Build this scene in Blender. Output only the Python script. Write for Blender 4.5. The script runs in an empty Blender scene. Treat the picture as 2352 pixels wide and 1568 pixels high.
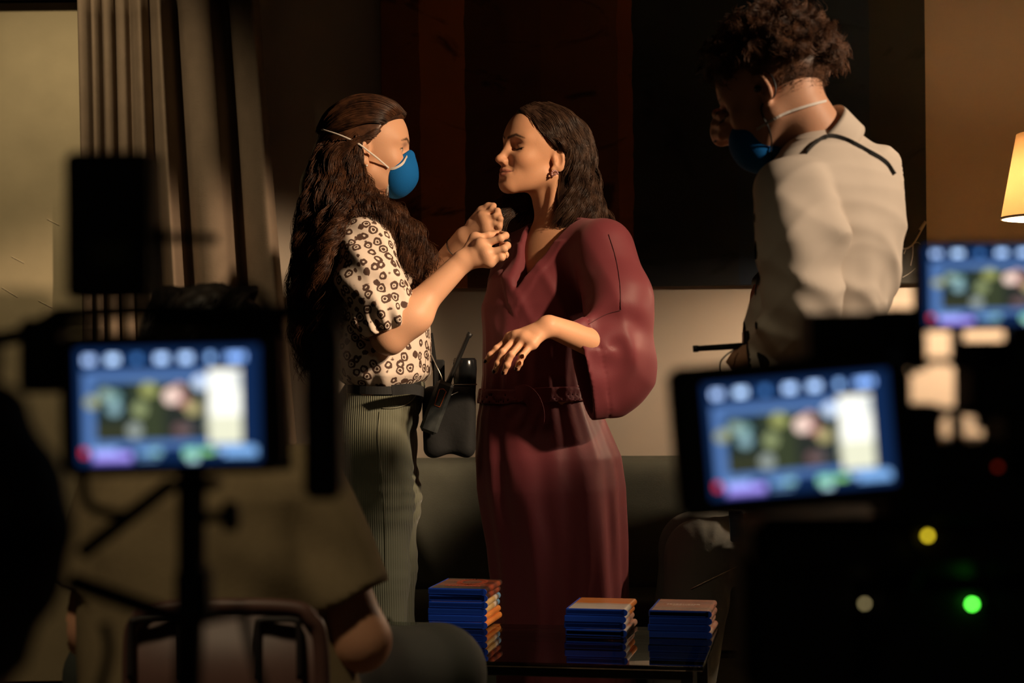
import bpy, math, random
import numpy as np
from mathutils import Vector, Matrix

random.seed(7)
RNG = np.random.default_rng(11)
scene = bpy.context.scene
COL = scene.collection

# ---------------------------------------------------------------- camera
FPX = 4000.0            # focal length in pixels of the 2352 x 1568 frame
CAMH = 1.08
ROLL = math.radians(0.55)
cam_d = bpy.data.cameras.new('camera')
cam_d.sensor_width = 36.0
cam_d.lens = FPX / 2352.0 * 36.0
cam_d.dof.use_dof = True
cam_d.dof.focus_distance = 4.42
cam_d.dof.aperture_fstop = 4.0
cam_d.clip_start = 0.05
cam = bpy.data.objects.new('camera', cam_d)
cam.location = (0, 0, CAMH)
cam.rotation_euler = (math.pi / 2, ROLL, 0)
COL.objects.link(cam)
scene.camera = cam

# ---------------------------------------------------------------- world, exposure
w = bpy.data.worlds.new('world'); scene.world = w; w.use_nodes = True
w.node_tree.nodes['Background'].inputs[0].default_value = (0.80, 0.66, 0.45, 1)
w.node_tree.nodes['Background'].inputs[1].default_value = 0.020
vs = scene.view_settings
vs.view_transform = 'Standard'; vs.look = 'None'; vs.exposure = 0.0; vs.gamma = 1.0
vs.use_curve_mapping = False
cy = scene.cycles
cy.max_bounces = 6; cy.diffuse_bounces = 3; cy.glossy_bounces = 3; cy.transmission_bounces = 4; cy.transparent_max_bounces = 8
cy.use_adaptive_sampling = True; cy.adaptive_threshold = 0.02; cy.caustics_reflective = False; cy.caustics_refractive = False

def look_rot(src, dst):
    return (Vector(dst) - Vector(src)).to_track_quat('-Z', 'Y').to_euler()

def area(name, loc, target, size, power, col, spread=180):
    l = bpy.data.lights.new(name, 'AREA'); l.shape = 'RECTANGLE'
    l.size, l.size_y = size; l.energy = power; l.color = col; l.spread = math.radians(spread)
    o = bpy.data.objects.new(name, l); o.location = loc; o.rotation_euler = look_rot(loc, target)
    COL.objects.link(o); return o

def spot(name, loc, target, power, col, angle, blend, radius):
    l = bpy.data.lights.new(name, 'SPOT'); l.energy = power; l.color = col
    l.spot_size = math.radians(angle); l.spot_blend = blend; l.shadow_soft_size = radius
    o = bpy.data.objects.new(name, l); o.location = loc; o.rotation_euler = look_rot(loc, target)
    COL.objects.link(o); return o

# film lamp standing outside the picture on the right: the key light of the set
spot('key_film_lamp', (2.50, 2.10, 2.72), (0.00, 4.38, 1.36), 700, (1.0, 0.70, 0.44), 18.2, 0.36, 0.08)
# second film lamp beside it, turned to the man in the shirt
spot('side_film_lamp', (2.75, 2.20, 2.60), (0.64, 3.32, 1.44), 350, (1.0, 0.76, 0.54), 23.5, 0.5, 0.10)
# unseen fill spot, added to brighten the seated person on the left
spot('crew_fill', (-0.75, 1.35, 2.80), (-0.50, 2.60, 0.80), 66, (1.0, 0.80, 0.50), 60, 0.9, 0.12)
# ceiling downlight above the wall panel on the left
spot('ceiling_downlight', (-1.36, 4.65, 2.75), (-1.48, 5.5, 1.2), 42, (1.0, 0.76, 0.45), 76, 0.85, 0.06)

# ---------------------------------------------------------------- helpers: space
def P3(px, py, d):
    """point seen at photo pixel (px, py) at depth d metres from the camera"""
    u = (px - 1176.0) / FPX; v = (784.0 - py) / FPX
    c, s = math.cos(ROLL), math.sin(ROLL)
    uu = u * c - v * -s * 1.0
    x = u * c + v * s
    z = -u * s + v * c
    return np.array([x * d, d, CAMH + z * d])

def V(*a): return np.array(a, dtype=np.float64)
def nrm(v):
    v = np.asarray(v, float); return v / (np.linalg.norm(v) + 1e-12)

# ---------------------------------------------------------------- helpers: materials
MATS = {}
def mat(name, col=(0.5, 0.5, 0.5), rough=0.6, metal=0.0, spec=0.5, emit=None, estr=0.0, sss=0.0, sheen=0.0,
        noise=None, bump=None, trans=0.0, ior=1.45, attr=None, coat=0.0, sheencol=None):
    """principled material; noise=(scale, amount) mottles the colour, bump=(scale, strength) gives fine relief"""
    if name in MATS: return MATS[name]
    m = bpy.data.materials.new(name); m.use_nodes = True
    nt = m.node_tree; b = nt.nodes['Principled BSDF']
    b.inputs['Base Color'].default_value = (*col, 1); b.inputs['Roughness'].default_value = rough
    b.inputs['Metallic'].default_value = metal; b.inputs['Specular IOR Level'].default_value = spec
    b.inputs['IOR'].default_value = ior
    b.inputs['Transmission Weight'].default_value = trans
    b.inputs['Coat Weight'].default_value = coat
    if sss:
        b.inputs['Subsurface Weight'].default_value = sss
        b.inputs['Subsurface Radius'].default_value = (0.012, 0.004, 0.0015)
        b.inputs['Subsurface Scale'].default_value = 1.0
    if sheen:
        b.inputs['Sheen Weight'].default_value = sheen
        if sheencol: b.inputs['Sheen Tint'].default_value = (*sheencol, 1)
    if emit:
        b.inputs['Emission Color'].default_value = (*emit, 1); b.inputs['Emission Strength'].default_value = estr
    tc = nt.nodes.new('ShaderNodeTexCoord')
    src = None
    if attr:
        a = nt.nodes.new('ShaderNodeAttribute'); a.attribute_name = attr; src = a.outputs['Color']
    if noise:
        n = nt.nodes.new('ShaderNodeTexNoise'); n.inputs['Scale'].default_value = noise[0]; n.inputs['Detail'].default_value = 5
        nt.links.new(tc.outputs['Object'], n.inputs['Vector'])
        mr = nt.nodes.new('ShaderNodeMapRange'); mr.inputs[3].default_value = 1 - noise[1]; mr.inputs[4].default_value = 1 + noise[1]
        mr.inputs[1].default_value = 0.25; mr.inputs[2].default_value = 0.75
        nt.links.new(n.outputs['Fac'], mr.inputs[0])
        mx = nt.nodes.new('ShaderNodeVectorMath'); mx.operation = 'MULTIPLY'
        if src is None: mx.inputs[0].default_value = col
        else: nt.links.new(src, mx.inputs[0])
        nt.links.new(mr.outputs[0], mx.inputs[1]); src = mx.outputs[0]
    if src is not None: nt.links.new(src, b.inputs['Base Color'])
    if bump:
        n = nt.nodes.new('ShaderNodeTexNoise'); n.inputs['Scale'].default_value = bump[0]; n.inputs['Detail'].default_value = 4
        nt.links.new(tc.outputs['Object'], n.inputs['Vector'])
        bp = nt.nodes.new('ShaderNodeBump'); bp.inputs['Strength'].default_value = bump[1]; bp.inputs['Distance'].default_value = 0.002
        nt.links.new(n.outputs['Fac'], bp.inputs['Height']); nt.links.new(bp.outputs['Normal'], b.inputs['Normal'])
    MATS[name] = m; return m

# ---------------------------------------------------------------- helpers: objects
def wloc(o):
    v = Vector((0, 0, 0))
    while o is not None:
        v = v + o.location; o = o.parent
    return np.array(v)

def tag(o, label=None, cat=None, group=None, kind=None):
    if label: o['label'] = label
    if cat: o['category'] = cat
    if group: o['group'] = group
    if kind: o['kind'] = kind
    return o

def mk(name, verts, faces, material, parent=None, base=None, smooth=True, colors=None, label=None):
    """one mesh object from world-space vertices; faces: list of tuples or an (n, k) int array"""
    verts = np.asarray(verts, dtype=np.float64).reshape(-1, 3)
    org = wloc(parent) if parent is not None else (np.array(base, float) if base is not None else np.zeros(3))
    me = bpy.data.meshes.new(name)
    if isinstance(faces, np.ndarray):
        n, k = faces.shape
        me.vertices.add(len(verts)); me.vertices.foreach_set('co', (verts - org).astype(np.float32).ravel())
        me.loops.add(n * k); me.loops.foreach_set('vertex_index', faces.astype(np.int32).ravel())
        me.polygons.add(n); me.polygons.foreach_set('loop_start', np.arange(0, n * k, k, dtype=np.int32))
        me.polygons.foreach_set('loop_total', np.full(n, k, dtype=np.int32))
        me.update(calc_edges=True)
    else:
        me.from_pydata([tuple(v) for v in (verts - org)], [], faces); me.update()
    if smooth: me.polygons.foreach_set('use_smooth', np.ones(len(me.polygons), dtype=bool))
    if colors is not None:
        ca = me.color_attributes.new('Col', 'FLOAT_COLOR', 'POINT')
        c4 = np.ones((len(verts), 4), np.float32); c4[:, :3] = colors
        ca.data.foreach_set('color', c4.ravel())
    if material is not None: me.materials.append(material)
    o = bpy.data.objects.new(name, me); COL.objects.link(o)
    if parent is not None: o.parent = parent
    else: o.location = tuple(org)
    if label: o['label'] = label
    return o

def empty(name, loc, label, cat, group=None):
    o = bpy.data.objects.new(name, None); o.location = tuple(loc); COL.objects.link(o)
    o.empty_display_size = 0.1
    return tag(o, label, cat, group)

class MB:
    """collects shapes into one mesh (world space)"""
    def __init__(self): self.v = []; self.f = []; self.n = 0
    def add(self, v, f):
        v = np.asarray(v, float).reshape(-1, 3)
        self.v.append(v); self.f += [tuple(int(i) + self.n for i in q) for q in f]; self.n += len(v); return self
    def box(self, c, s, R=None, bevel=0.0):
        c = np.asarray(c, float); h = np.asarray(s, float) / 2
        if bevel <= 0:
            v = np.array([[x, y, z] for x in (-1, 1) for y in (-1, 1) for z in (-1, 1)]) * h
            f = [(0, 1, 3, 2), (4, 6, 7, 5), (0, 4, 5, 1), (2, 3, 7, 6), (0, 2, 6, 4), (1, 5, 7, 3)]
        else:
            b = min(bevel, 0.49 * min(s)); v = []; idx = {}
            for ax in range(3):
                for sx in (-1, 1):
                    for sy in (-1, 1):
                        for sz in (-1, 1):
                            p = np.array([sx, sy, sz]) * (h - b); p[ax] = (sx, sy, sz)[ax] * h[ax]
                            idx[(ax, sx, sy, sz)] = len(v); v.append(p)
            f = []
            I = lambda ax, s_: idx[(ax, *s_)]
            for ax in range(3):
                o1, o2 = [a for a in range(3) if a != ax]
                for s0 in (-1, 1):
                    ring = []
                    for (a1, a2) in ((-1, -1), (1, -1), (1, 1), (-1, 1)):
                        q = [0, 0, 0]; q[ax] = s0; q[o1] = a1; q[o2] = a2; ring.append(I(ax, q))
                    f.append(tuple(ring))
            for ax in range(3):      # edge strips along axis ax
                o1, o2 = [a for a in range(3) if a != ax]
                for a1 in (-1, 1):
                    for a2 in (-1, 1):
                        q = [0, 0, 0]; q[o1] = a1; q[o2] = a2
                        qa = list(q); qa[ax] = -1; qb = list(q); qb[ax] = 1
                        f.append((I(o1, qa), I(o1, qb), I(o2, qb), I(o2, qa)))
            for sx in (-1, 1):
                for sy in (-1, 1):
                    for sz in (-1, 1):
                        f.append((idx[(0, sx, sy, sz)], idx[(1, sx, sy, sz)], idx[(2, sx, sy, sz)]))
            v = np.array(v)
        if R is not None: v = v @ np.asarray(R).T
        return self.add(v + c, f)
    def tube(self, pts, r, n=10, cap=True, closed=False):
        pts = np.asarray(pts, float); m = len(pts)
        r = np.full(m, r, float) if np.isscalar(r) else np.asarray(r, float)
        T = np.gradient(pts, axis=0)
        if closed: T = np.roll(pts, -1, 0) - np.roll(pts, 1, 0)
        T /= np.linalg.norm(T, axis=1)[:, None] + 1e-12
        up = np.array([0, 0, 1.0]) if abs(T[0][2]) < 0.9 else np.array([1.0, 0, 0])
        N = np.cross(T[0], up); N /= np.linalg.norm(N); v = []
        for i in range(m):
            N = N - T[i] * (N @ T[i]); N /= np.linalg.norm(N) + 1e-12; B = np.cross(T[i], N)
            for k in range(n):
                a = 2 * math.pi * k / n; v.append(pts[i] + r[i] * (math.cos(a) * N + math.sin(a) * B))
        f = []
        for i in range(m if closed else m - 1):
            j = (i + 1) % m
            for k in range(n): f.append((i * n + k, i * n + (k + 1) % n, j * n + (k + 1) % n, j * n + k))
        if cap and not closed: f.append(tuple(range(n))[::-1]); f.append(tuple((m - 1) * n + k for k in range(n)))
        return self.add(v, f)
    def lathe(self, c, prof, axis=(0, 0, 1), n=32, closed=False):
        """prof: (radius, height) along axis from c"""
        a = nrm(axis); u = nrm(np.cross(a, (0, 1, 0) if abs(a[1]) < 0.9 else (1, 0, 0))); w_ = np.cross(a, u); v = []
        for (r, h) in prof:
            for k in range(n):
                t = 2 * math.pi * k / n; v.append(np.asarray(c) + a * h + r * (math.cos(t) * u + math.sin(t) * w_))
        f = []; m = len(prof)
        for i in range(m if closed else m - 1):
            j = (i + 1) % m
            for k in range(n): f.append((i * n + k, i * n + (k + 1) % n, j * n + (k + 1) % n, j * n + k))
        if not closed:
            if prof[0][0] > 1e-6: f.append(tuple(range(n))[::-1])
            if prof[-1][0] > 1e-6: f.append(tuple((m - 1) * n + k for k in range(n)))
        return self.add(v, f)
    def prism(self, poly, off):
        """closed outline poly (world points) extruded by the vector off"""
        poly = np.asarray(poly, float); n = len(poly)
        v = np.vstack([poly, poly + np.asarray(off)])
        f = [tuple(range(n))[::-1], tuple(range(n, 2 * n))] + [(i, (i + 1) % n, n + (i + 1) % n, n + i) for i in range(n)]
        return self.add(v, f)
    def build(self, name, material, parent=None, base=None, smooth=False, label=None):
        return mk(name, np.vstack(self.v), self.f, material, parent, base, smooth, label=label)

def spline(pts, n):
    """Catmull-Rom through pts (any dimension), n samples"""
    p = np.asarray(pts, float); p = np.vstack([2 * p[0] - p[1], p, 2 * p[-1] - p[-2]])
    t = np.linspace(0, len(p) - 3 - 1e-9, n); i = t.astype(int); u = (t - i)[:, None]
    a, b, c, d = p[i], p[i + 1], p[i + 2], p[i + 3]
    return 0.5 * ((2 * b) + (c - a) * u + (2 * a - 5 * b + 4 * c - d) * u ** 2 + (-a + 3 * b - 3 * c + d) * u ** 3)

# ---------------------------------------------------------------- helpers: distance fields -> organic meshes
def cap(P, a, b, ra, rb):
    a = np.asarray(a, np.float32); b = np.asarray(b, np.float32); ab = b - a
    q = P - a; t = np.clip((q @ ab) / float(ab @ ab + 1e-12), 0, 1)
    q = q - t[:, None] * ab
    return np.sqrt(np.einsum('ij,ij->i', q, q)) - (ra + (rb - ra) * t)
def ell(P, c, r, R=None):
    q = P - np.asarray(c, np.float32)
    if R is not None: q = q @ np.asarray(R, np.float32)
    r = np.asarray(r, np.float32); a = q / r; b = a / r
    k0 = np.sqrt(np.einsum('ij,ij->i', a, a)); k1 = np.sqrt(np.einsum('ij,ij->i', b, b))
    return np.where(k1 > 1e-6, k0 * (k0 - 1) / np.maximum(k1, 1e-6), -np.min(r))
def fcap(P, a, b, ra, rb, n, s):
    """tapered capsule flattened along direction n (factor s < 1)"""
    n = nrm(n).astype(np.float32); a = np.asarray(a, np.float32); b = np.asarray(b, np.float32)
    k = np.float32(1 / s - 1)
    def st(q): return q + k * (q @ n)[..., None] * n
    ab = b - a; ab2 = ab + k * (ab @ n) * n * 0
    q = P - a; t = np.clip((q @ ab) / float(ab @ ab + 1e-12), 0, 1)
    q = st(q - t[:, None] * ab)
    d = np.sqrt(np.einsum('ij,ij->i', q, q)) - (ra + (rb - ra) * t)
    return d * (0.5 + 0.5 * s)
def smin(a, b, k):
    h = np.maximum(k - np.abs(a - b), 0) / k
    return np.minimum(a, b) - h * h * (k * 0.25)
def smax(a, b, k): return -smin(-a, -b, k)
def chain(P, pts, rad, k):
    d = None
    for i in range(len(pts) - 1):
        e = cap(P, pts[i], pts[i + 1], rad[i], rad[i + 1]); d = e if d is None else smin(d, e, k)
    return d

def polygonize(f, lo, hi, h, chunk=400000):
    """surface nets of f(P) = 0 in the box lo..hi with cell h"""
    lo = np.asarray(lo, float); hi = np.asarray(hi, float); B = 8
    nb = np.maximum(np.ceil((hi - lo) / (B * h)).astype(int), 1); n = nb * B
    def ev(P):
        P = P.astype(np.float32)
        return np.concatenate([f(P[i:i + chunk]) for i in range(0, len(P), chunk)]).astype(np.float32)
    gi = np.stack(np.meshgrid(*[np.arange(k) for k in nb], indexing='ij'), -1).reshape(-1, 3)
    dc = ev(lo + (gi + 0.5) * B * h)
    act = np.abs(dc) < B * h * 1.35
    F = np.repeat(np.repeat(np.repeat(dc.reshape(nb), B, 0), B, 1), B, 2)
    off = np.stack(np.meshgrid(*[np.arange(B)] * 3, indexing='ij'), -1).reshape(-1, 3)
    ga = gi[act]; ii = (ga[:, None, :] * B + off[None]).reshape(-1, 3)
    F[ii[:, 0], ii[:, 1], ii[:, 2]] = ev(lo + ii * h)
    ins = F < 0
    s = np.zeros(n - 1, np.uint8)
    for a in (0, 1):
        for b in (0, 1):
            for c in (0, 1): s += ins[a:n[0] - 1 + a, b:n[1] - 1 + b, c:n[2] - 1 + c]
    C = np.argwhere((s > 0) & (s < 8))
    idx = np.full(n - 1, -1, np.int32); idx[C[:, 0], C[:, 1], C[:, 2]] = np.arange(len(C))
    acc = np.zeros((len(C), 3)); cnt = np.zeros(len(C))
    cor = [np.array([a, b, c]) for a in (0, 1) for b in (0, 1) for c in (0, 1)]
    for i in range(8):
        for ax in range(3):
            if cor[i][ax]: continue
            p = cor[i]; q = p.copy(); q[ax] = 1
            fa = F[C[:, 0] + p[0], C[:, 1] + p[1], C[:, 2] + p[2]]; fb = F[C[:, 0] + q[0], C[:, 1] + q[1], C[:, 2] + q[2]]
            m = (fa < 0) != (fb < 0); t = np.where(m, fa / np.where(m, fa - fb, 1), 0)
            acc[m] += (p + t[:, None] * (q - p))[m]; cnt[m] += 1
    verts = lo + (C + acc / cnt[:, None]) * h
    Q = []
    for ax in range(3):
        o1, o2 = [(1, 2), (2, 0), (0, 1)][ax]
        sl0 = [slice(1, -1)] * 3; sl1 = [slice(1, -1)] * 3
        sl0[ax] = slice(0, n[ax] - 1); sl1[ax] = slice(1, n[ax])
        a0 = ins[tuple(sl0)]; b0 = ins[tuple(sl1)]
        E = np.argwhere(a0 != b0); flip = a0[E[:, 0], E[:, 1], E[:, 2]]
        st = np.array([1, 1, 1]); st[ax] = 0; E = E + st
        def g(d1, d2):
            e = E.copy(); e[:, o1] += d1; e[:, o2] += d2; return idx[e[:, 0], e[:, 1], e[:, 2]]
        q = np.stack([g(-1, -1), g(0, -1), g(0, 0), g(-1, 0)], 1)
        q[~flip] = q[~flip][:, ::-1]; Q.append(q)
    Q = np.vstack(Q); Q = Q[(Q >= 0).all(1)]
    return verts, Q

def merge(parts):
    vs_, fs, n = [], [], 0
    for v, f in parts: vs_.append(v); fs.append(f + n); n += len(v)
    return np.vstack(vs_), np.vstack(fs)

def strands(paths, r0, r1, n=3, curl=None):
    """many hair strands (list of (m,3) arrays, same m) as 3-sided tapering tubes -> verts, quads"""
    A = np.asarray(paths, float); S, m, _ = A.shape
    T = np.gradient(A, axis=1); T /= np.linalg.norm(T, axis=2, keepdims=True) + 1e-12
    ref = np.zeros_like(T); ref[..., 0] = 0.31; ref[..., 1] = 0.93; ref[..., 2] = 0.2
    N = np.cross(T, ref); N /= np.linalg.norm(N, axis=2, keepdims=True) + 1e-12; Bn = np.cross(T, N)
    rr = np.linspace(r0, r1, m)[None, :, None] * RNG.uniform(0.7, 1.3, (S, 1, 1))
    rings = [A + rr * (math.cos(2 * math.pi * k / n) * N + math.sin(2 * math.pi * k / n) * Bn) for k in range(n)]
    Vt = np.stack(rings, 2).reshape(-1, 3)
    base = (np.arange(S)[:, None, None] * m + np.arange(m - 1)[None, :, None]) * n
    k = np.arange(n)[None, None, :]; k2 = (k + 1) % n
    Q = np.stack([base + k, base + k2, base + n + k2, base + n + k], -1).reshape(-1, 4)
    return Vt, Q
# ================================================================ the room
WALLY = 5.60
m_wall = mat('wall_paint', (0.62, 0.53, 0.43), 0.85, noise=(3.0, 0.05), bump=(90, 0.12))
m_floor = mat('floor_boards', (0.16, 0.115, 0.075), 0.45, noise=(6.0, 0.25), bump=(30, 0.1))
m_dark = mat('room_dark_paint', (0.05, 0.045, 0.04), 0.9)

def struct(name, mb, m): return tag(mb.build(name, m), kind='structure')
struct('floor', MB().box((0.3, 2.5, -0.05), (6.4, 6.4, 0.1)), m_floor)
struct('wall_back', MB().box((0.3, WALLY + 0.06, 1.45), (6.4, 0.12, 2.9)), m_wall)
struct('wall_left', MB().box((-2.9, 2.5, 1.45), (0.1, 6.2, 2.9)), m_dark)
struct('wall_right', MB().box((3.5, 2.5, 1.45), (0.1, 6.2, 2.9)), m_dark)
struct('ceiling', MB().box((0.3, 2.5, 2.95), (6.4, 6.4, 0.1)), m_dark)

# pale door leaf on the far left, with its dark lintel
a = P3(-170, 8, 5.56); b = P3(240, 8, 5.56)
m_panel = mat('door_paint', (0.55, 0.47, 0.30), 0.7, noise=(7.0, 0.10), bump=(60, 0.15))
dz = a[2]
door = tag(MB().box(((a[0] + b[0]) / 2, 5.575, dz / 2 + 0.005), (b[0] - a[0], 0.04, dz - 0.01), bevel=0.003).build('door_1', m_panel), kind='structure')
m_scr = mat('scratch_pale', (0.70, 0.62, 0.45), 0.7)
for (x0, y0, x1, y1) in ((108, 503, 136, 517), (26, 589, 55, 604), (4, 660, 40, 682), (88, 690, 120, 707)):
    p, q = P3(x0, y0, 5.554), P3(x1, y1, 5.554)
    MB().tube([p, q], 0.0009, 5).build('scratch', m_scr, door)
tag(MB().box(((a[0] + b[0]) / 2, 5.55, dz + 0.10), (b[0] - a[0] + 0.1, 0.10, 0.19), bevel=0.004).build('trim_1', m_dark), kind='structure')

# ---------------------------------------------------------------- curtain
def cloth_mat(name, col, weave=900, strength=0.25, rough=0.9, transl=0.0):
    m = mat(name, col, rough, spec=0.2, noise=(14, 0.10))
    nt = m.node_tree; b_ = nt.nodes['Principled BSDF']
    tc = nt.nodes.new('ShaderNodeTexCoord')
    wv = nt.nodes.new('ShaderNodeTexWave'); wv.wave_type = 'BANDS'; wv.bands_direction = 'Z'
    wv.inputs['Scale'].default_value = weave / 6.0; wv.inputs['Distortion'].default_value = 6.0; wv.inputs['Detail Scale'].default_value = 3
    nt.links.new(tc.outputs['Object'], wv.inputs['Vector'])
    bp = nt.nodes.new('ShaderNodeBump'); bp.inputs['Strength'].default_value = strength; bp.inputs['Distance'].default_value = 0.001
    nt.links.new(wv.outputs['Fac'], bp.inputs['Height']); nt.links.new(bp.outputs['Normal'], b_.inputs['Normal'])
    return m
m_curtain = cloth_mat('curtain_linen', (0.27, 0.205, 0.15), 700, 0.4)
def curtain(name, plan, label, top=-40, spread=0.0, tilt=0.0):
    pl = spline(plan, 26 * len(plan)); n = len(pl); rows = 24
    zt = P3(400, top, 5.45)[2]; zb = 0.03; v = []
    for r in range(rows):
        t = r / (rows - 1)
        for k, (px, d) in enumerate(pl):
            u = (px - plan[0][0]) / (plan[-1][0] - plan[0][0])
            x = P3(px, 784, 5.45)[0] + t * (tilt + spread * u) + 0.004 * math.sin(5 * t + 9 * u)
            v.append((x, d - 0.02 * t * math.sin(7 * u + 1) * 0.4, zt + (zb - zt) * t))
    q = [(r * n + k, r * n + k + 1, (r + 1) * n + k + 1, (r + 1) * n + k) for r in range(rows - 1) for k in range(n - 1)]
    o = mk(name, np.array(v), np.array(q), m_curtain, base=(P3(plan[0][0], 784, 5.45)[0], 5.45, 0))
    s = o.modifiers.new('thickness', 'SOLIDIFY'); s.thickness = 0.003
    return tag(o, label, 'curtain')
curtain('curtain', [(178, 5.50), (186, 5.455), (198, 5.465), (204, 5.505), (214, 5.46), (222, 5.47), (227, 5.515), (240, 5.465), (252, 5.47), (257, 5.52),
                    (268, 5.48), (284, 5.47), (293, 5.505), (312, 5.465), (330, 5.43), (337, 5.475), (343, 5.50), (362, 5.455), (379, 5.41),
                    (385, 5.46), (392, 5.535), (404, 5.54), (414, 5.49), (432, 5.43), (460, 5.40), (486, 5.415), (494, 5.48), (503, 5.535),
                    (518, 5.53), (532, 5.47), (556, 5.425), (584, 5.385), (594, 5.40), (597, 5.45)],
        'brown linen curtain hanging in deep folds beside the pale door', spread=0.155, tilt=0.012)
tag(MB().box((P3(400, 0, 5.47)[0], 5.49, P3(400, -60, 5.47)[2]), (1.0, 0.06, 0.035), bevel=0.006).build('curtain_rail', mat('rail_dark', (0.05, 0.045, 0.04), 0.5)),
    'dark curtain rail above the brown linen curtain', 'curtain rail')

# ---------------------------------------------------------------- painting
pl_, pr_ = P3(876, 330, 5.56)[0], P3(2126, 330, 5.56)[0]
zb_ = P3(1500, 657, 5.56)[2]; zt_ = zb_ + 1.30
m_paint = bpy.data.materials.new('painted_canvas'); m_paint.use_nodes = True
nt = m_paint.node_tree; bs = nt.nodes['Principled BSDF']; bs.inputs['Roughness'].default_value = 0.62; bs.inputs['Specular IOR Level'].default_value = 0.25
tc = nt.nodes.new('ShaderNodeTexCoord')
sep = nt.nodes.new('ShaderNodeSeparateXYZ'); nt.links.new(tc.outputs['Generated'], sep.inputs[0])
dn = nt.nodes.new('ShaderNodeTexNoise'); dn.inputs['Scale'].default_value = 9; dn.inputs['Detail'].default_value = 6
nt.links.new(tc.outputs['Object'], dn.inputs['Vector'])
wob = nt.nodes.new('ShaderNodeMath'); wob.operation = 'MULTIPLY_ADD'; wob.inputs[1].default_value = 0.012; 
nt.links.new(dn.outputs['Fac'], wob.inputs[0]); nt.links.new(sep.outputs[0], wob.inputs[2])
rp = nt.nodes.new('ShaderNodeValToRGB'); rp.color_ramp.interpolation = 'CONSTANT'
el = rp.color_ramp.elements
cols = [(0.0, (0.24, 0.075, 0.026)), (0.075, (0.46, 0.145, 0.045)), (0.158, (0.10, 0.036, 0.016)), (0.30, (0.12, 0.042, 0.018)), (0.44, (0.19, 0.055, 0.022)), (0.468, (0.012, 0.014, 0.016)), (0.66, (0.010, 0.018, 0.032)), (0.90, (0.022, 0.021, 0.016))]
el[0].position = 0; el[0].color = (*cols[0][1], 1); el[1].position = cols[1][0]; el[1].color = (*cols[1][1], 1)
for p_, c_ in cols[2:]:
    e = el.new(p_); e.color = (*c_, 1)
nt.links.new(wob.outputs[0], rp.inputs[0])
st = nt.nodes.new('ShaderNodeTexNoise'); st.inputs['Scale'].default_value = 2.6; st.inputs['Detail'].default_value = 7; st.inputs['Distortion'].default_value = 2.2
mp = nt.nodes.new('ShaderNodeMapping'); mp.inputs['Scale'].default_value = (1.0, 1.0, 2.0); mp.inputs['Rotation'].default_value = (0, 0.7, 0)
nt.links.new(tc.outputs['Object'], mp.inputs['Vector']); nt.links.new(mp.outputs[0], st.inputs['Vector'])
mr = nt.nodes.new('ShaderNodeMapRange'); mr.inputs[1].default_value = 0.33; mr.inputs[2].default_value = 0.42; mr.inputs[3].default_value = 0.35; mr.inputs[4].default_value = 1.15
nt.links.new(st.outputs['Fac'], mr.inputs[0])
mu = nt.nodes.new('ShaderNodeVectorMath'); mu.operation = 'MULTIPLY'
nt.links.new(rp.outputs[0], mu.inputs[0]); nt.links.new(mr.outputs[0], mu.inputs[1]); nt.links.new(mu.outputs[0], bs.inputs['Base Color'])
bp = nt.nodes.new('ShaderNodeBump'); bp.inputs['Strength'].default_value = 0.35; bp.inputs['Distance'].default_value = 0.004
nt.links.new(st.outputs['Fac'], bp.inputs['Height']); nt.links.new(bp.outputs['Normal'], bs.inputs['Normal'])
painting = empty('painting', ((pl_ + pr_) / 2, 5.575, zb_), 'large unframed abstract canvas with rust brown bands and a dark blue-black side', 'painting')
MB().box(((pl_ + pr_) / 2, 5.575, (zb_ + zt_) / 2), (pr_ - pl_, 0.042, zt_ - zb_), bevel=0.003).build('canvas', m_paint, painting)
sgn = MB(); m_sig = mat('signature_paint', (0.42, 0.36, 0.30), 0.6)
for pts, r in (([(2062, 588), (2066, 570), (2060, 562), (2067, 562), (2076, 548), (2081, 537), (2078, 534), (2070, 547), (2067, 562), (2073, 570), (2084, 570), (2098, 560), (2110, 540), (2127, 510)], 0.0034),
               ([(2096, 560), (2108, 557), (2115, 562)], 0.002), ([(2097, 562), (2097, 585), (2092, 610)], 0.0024), ([(2080, 574), (2076, 583)], 0.002),
               ([(2073, 637), (2090, 627), (2104, 616)], 0.0012), ([(2112, 528), (2126, 508)], 0.0048)):
    w3 = spline([P3(x, y, 5.5535) for x, y in pts], 8 * len(pts)); sgn.tube(w3, r, 6)
for vv in sgn.v: vv[:, 1] = 5.5535 + (vv[:, 1] - 5.5535) * 0.15
sgn.build('signature', m_sig, painting, smooth=True, label='pale brushed signature')

# ---------------------------------------------------------------- sofa
m_sofa = cloth_mat('sofa_cloth', (0.105, 0.108, 0.085), 600, 0.3)
sofa = empty('sofa', (0.32, 5.1, 0), 'long dark grey-green upholstered sofa along the wall under the painting', 'sofa')
sb = P3(1300, 1053, 5.30)[2]; ss = P3(1450, 1345, 5.17)[2]
def rbox(lo, hi, r, h, wr=0.0):
    lo = np.array(lo, float); hi = np.array(hi, float); c = (lo + hi) / 2; e = (hi - lo) / 2 - r
    def f(P):
        q = np.abs(P - c.astype(np.float32)) - e.astype(np.float32)
        d = np.linalg.norm(np.maximum(q, 0), axis=1) + np.minimum(q.max(1), 0) - r
        if wr: d = d + wr * np.sin(P[:, 0] * 9 + P[:, 2] * 5) * np.sin(P[:, 2] * 11 + P[:, 1] * 6)
        return d
    return polygonize(f, lo - 0.03, hi + 0.03, h)
for nm, lo, hi, r, wr in (('backrest', (-0.58, 5.22, 0.30), (1.22, 5.47, sb), 0.045, 0.004),
                          ('seat_cushion', (-0.58, 4.86, 0.20), (1.22, 5.20, ss), 0.05, 0.004)):
    v, q = rbox(lo, hi, r, 0.022, wr); mk(nm, v, q, m_sofa, sofa)
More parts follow.
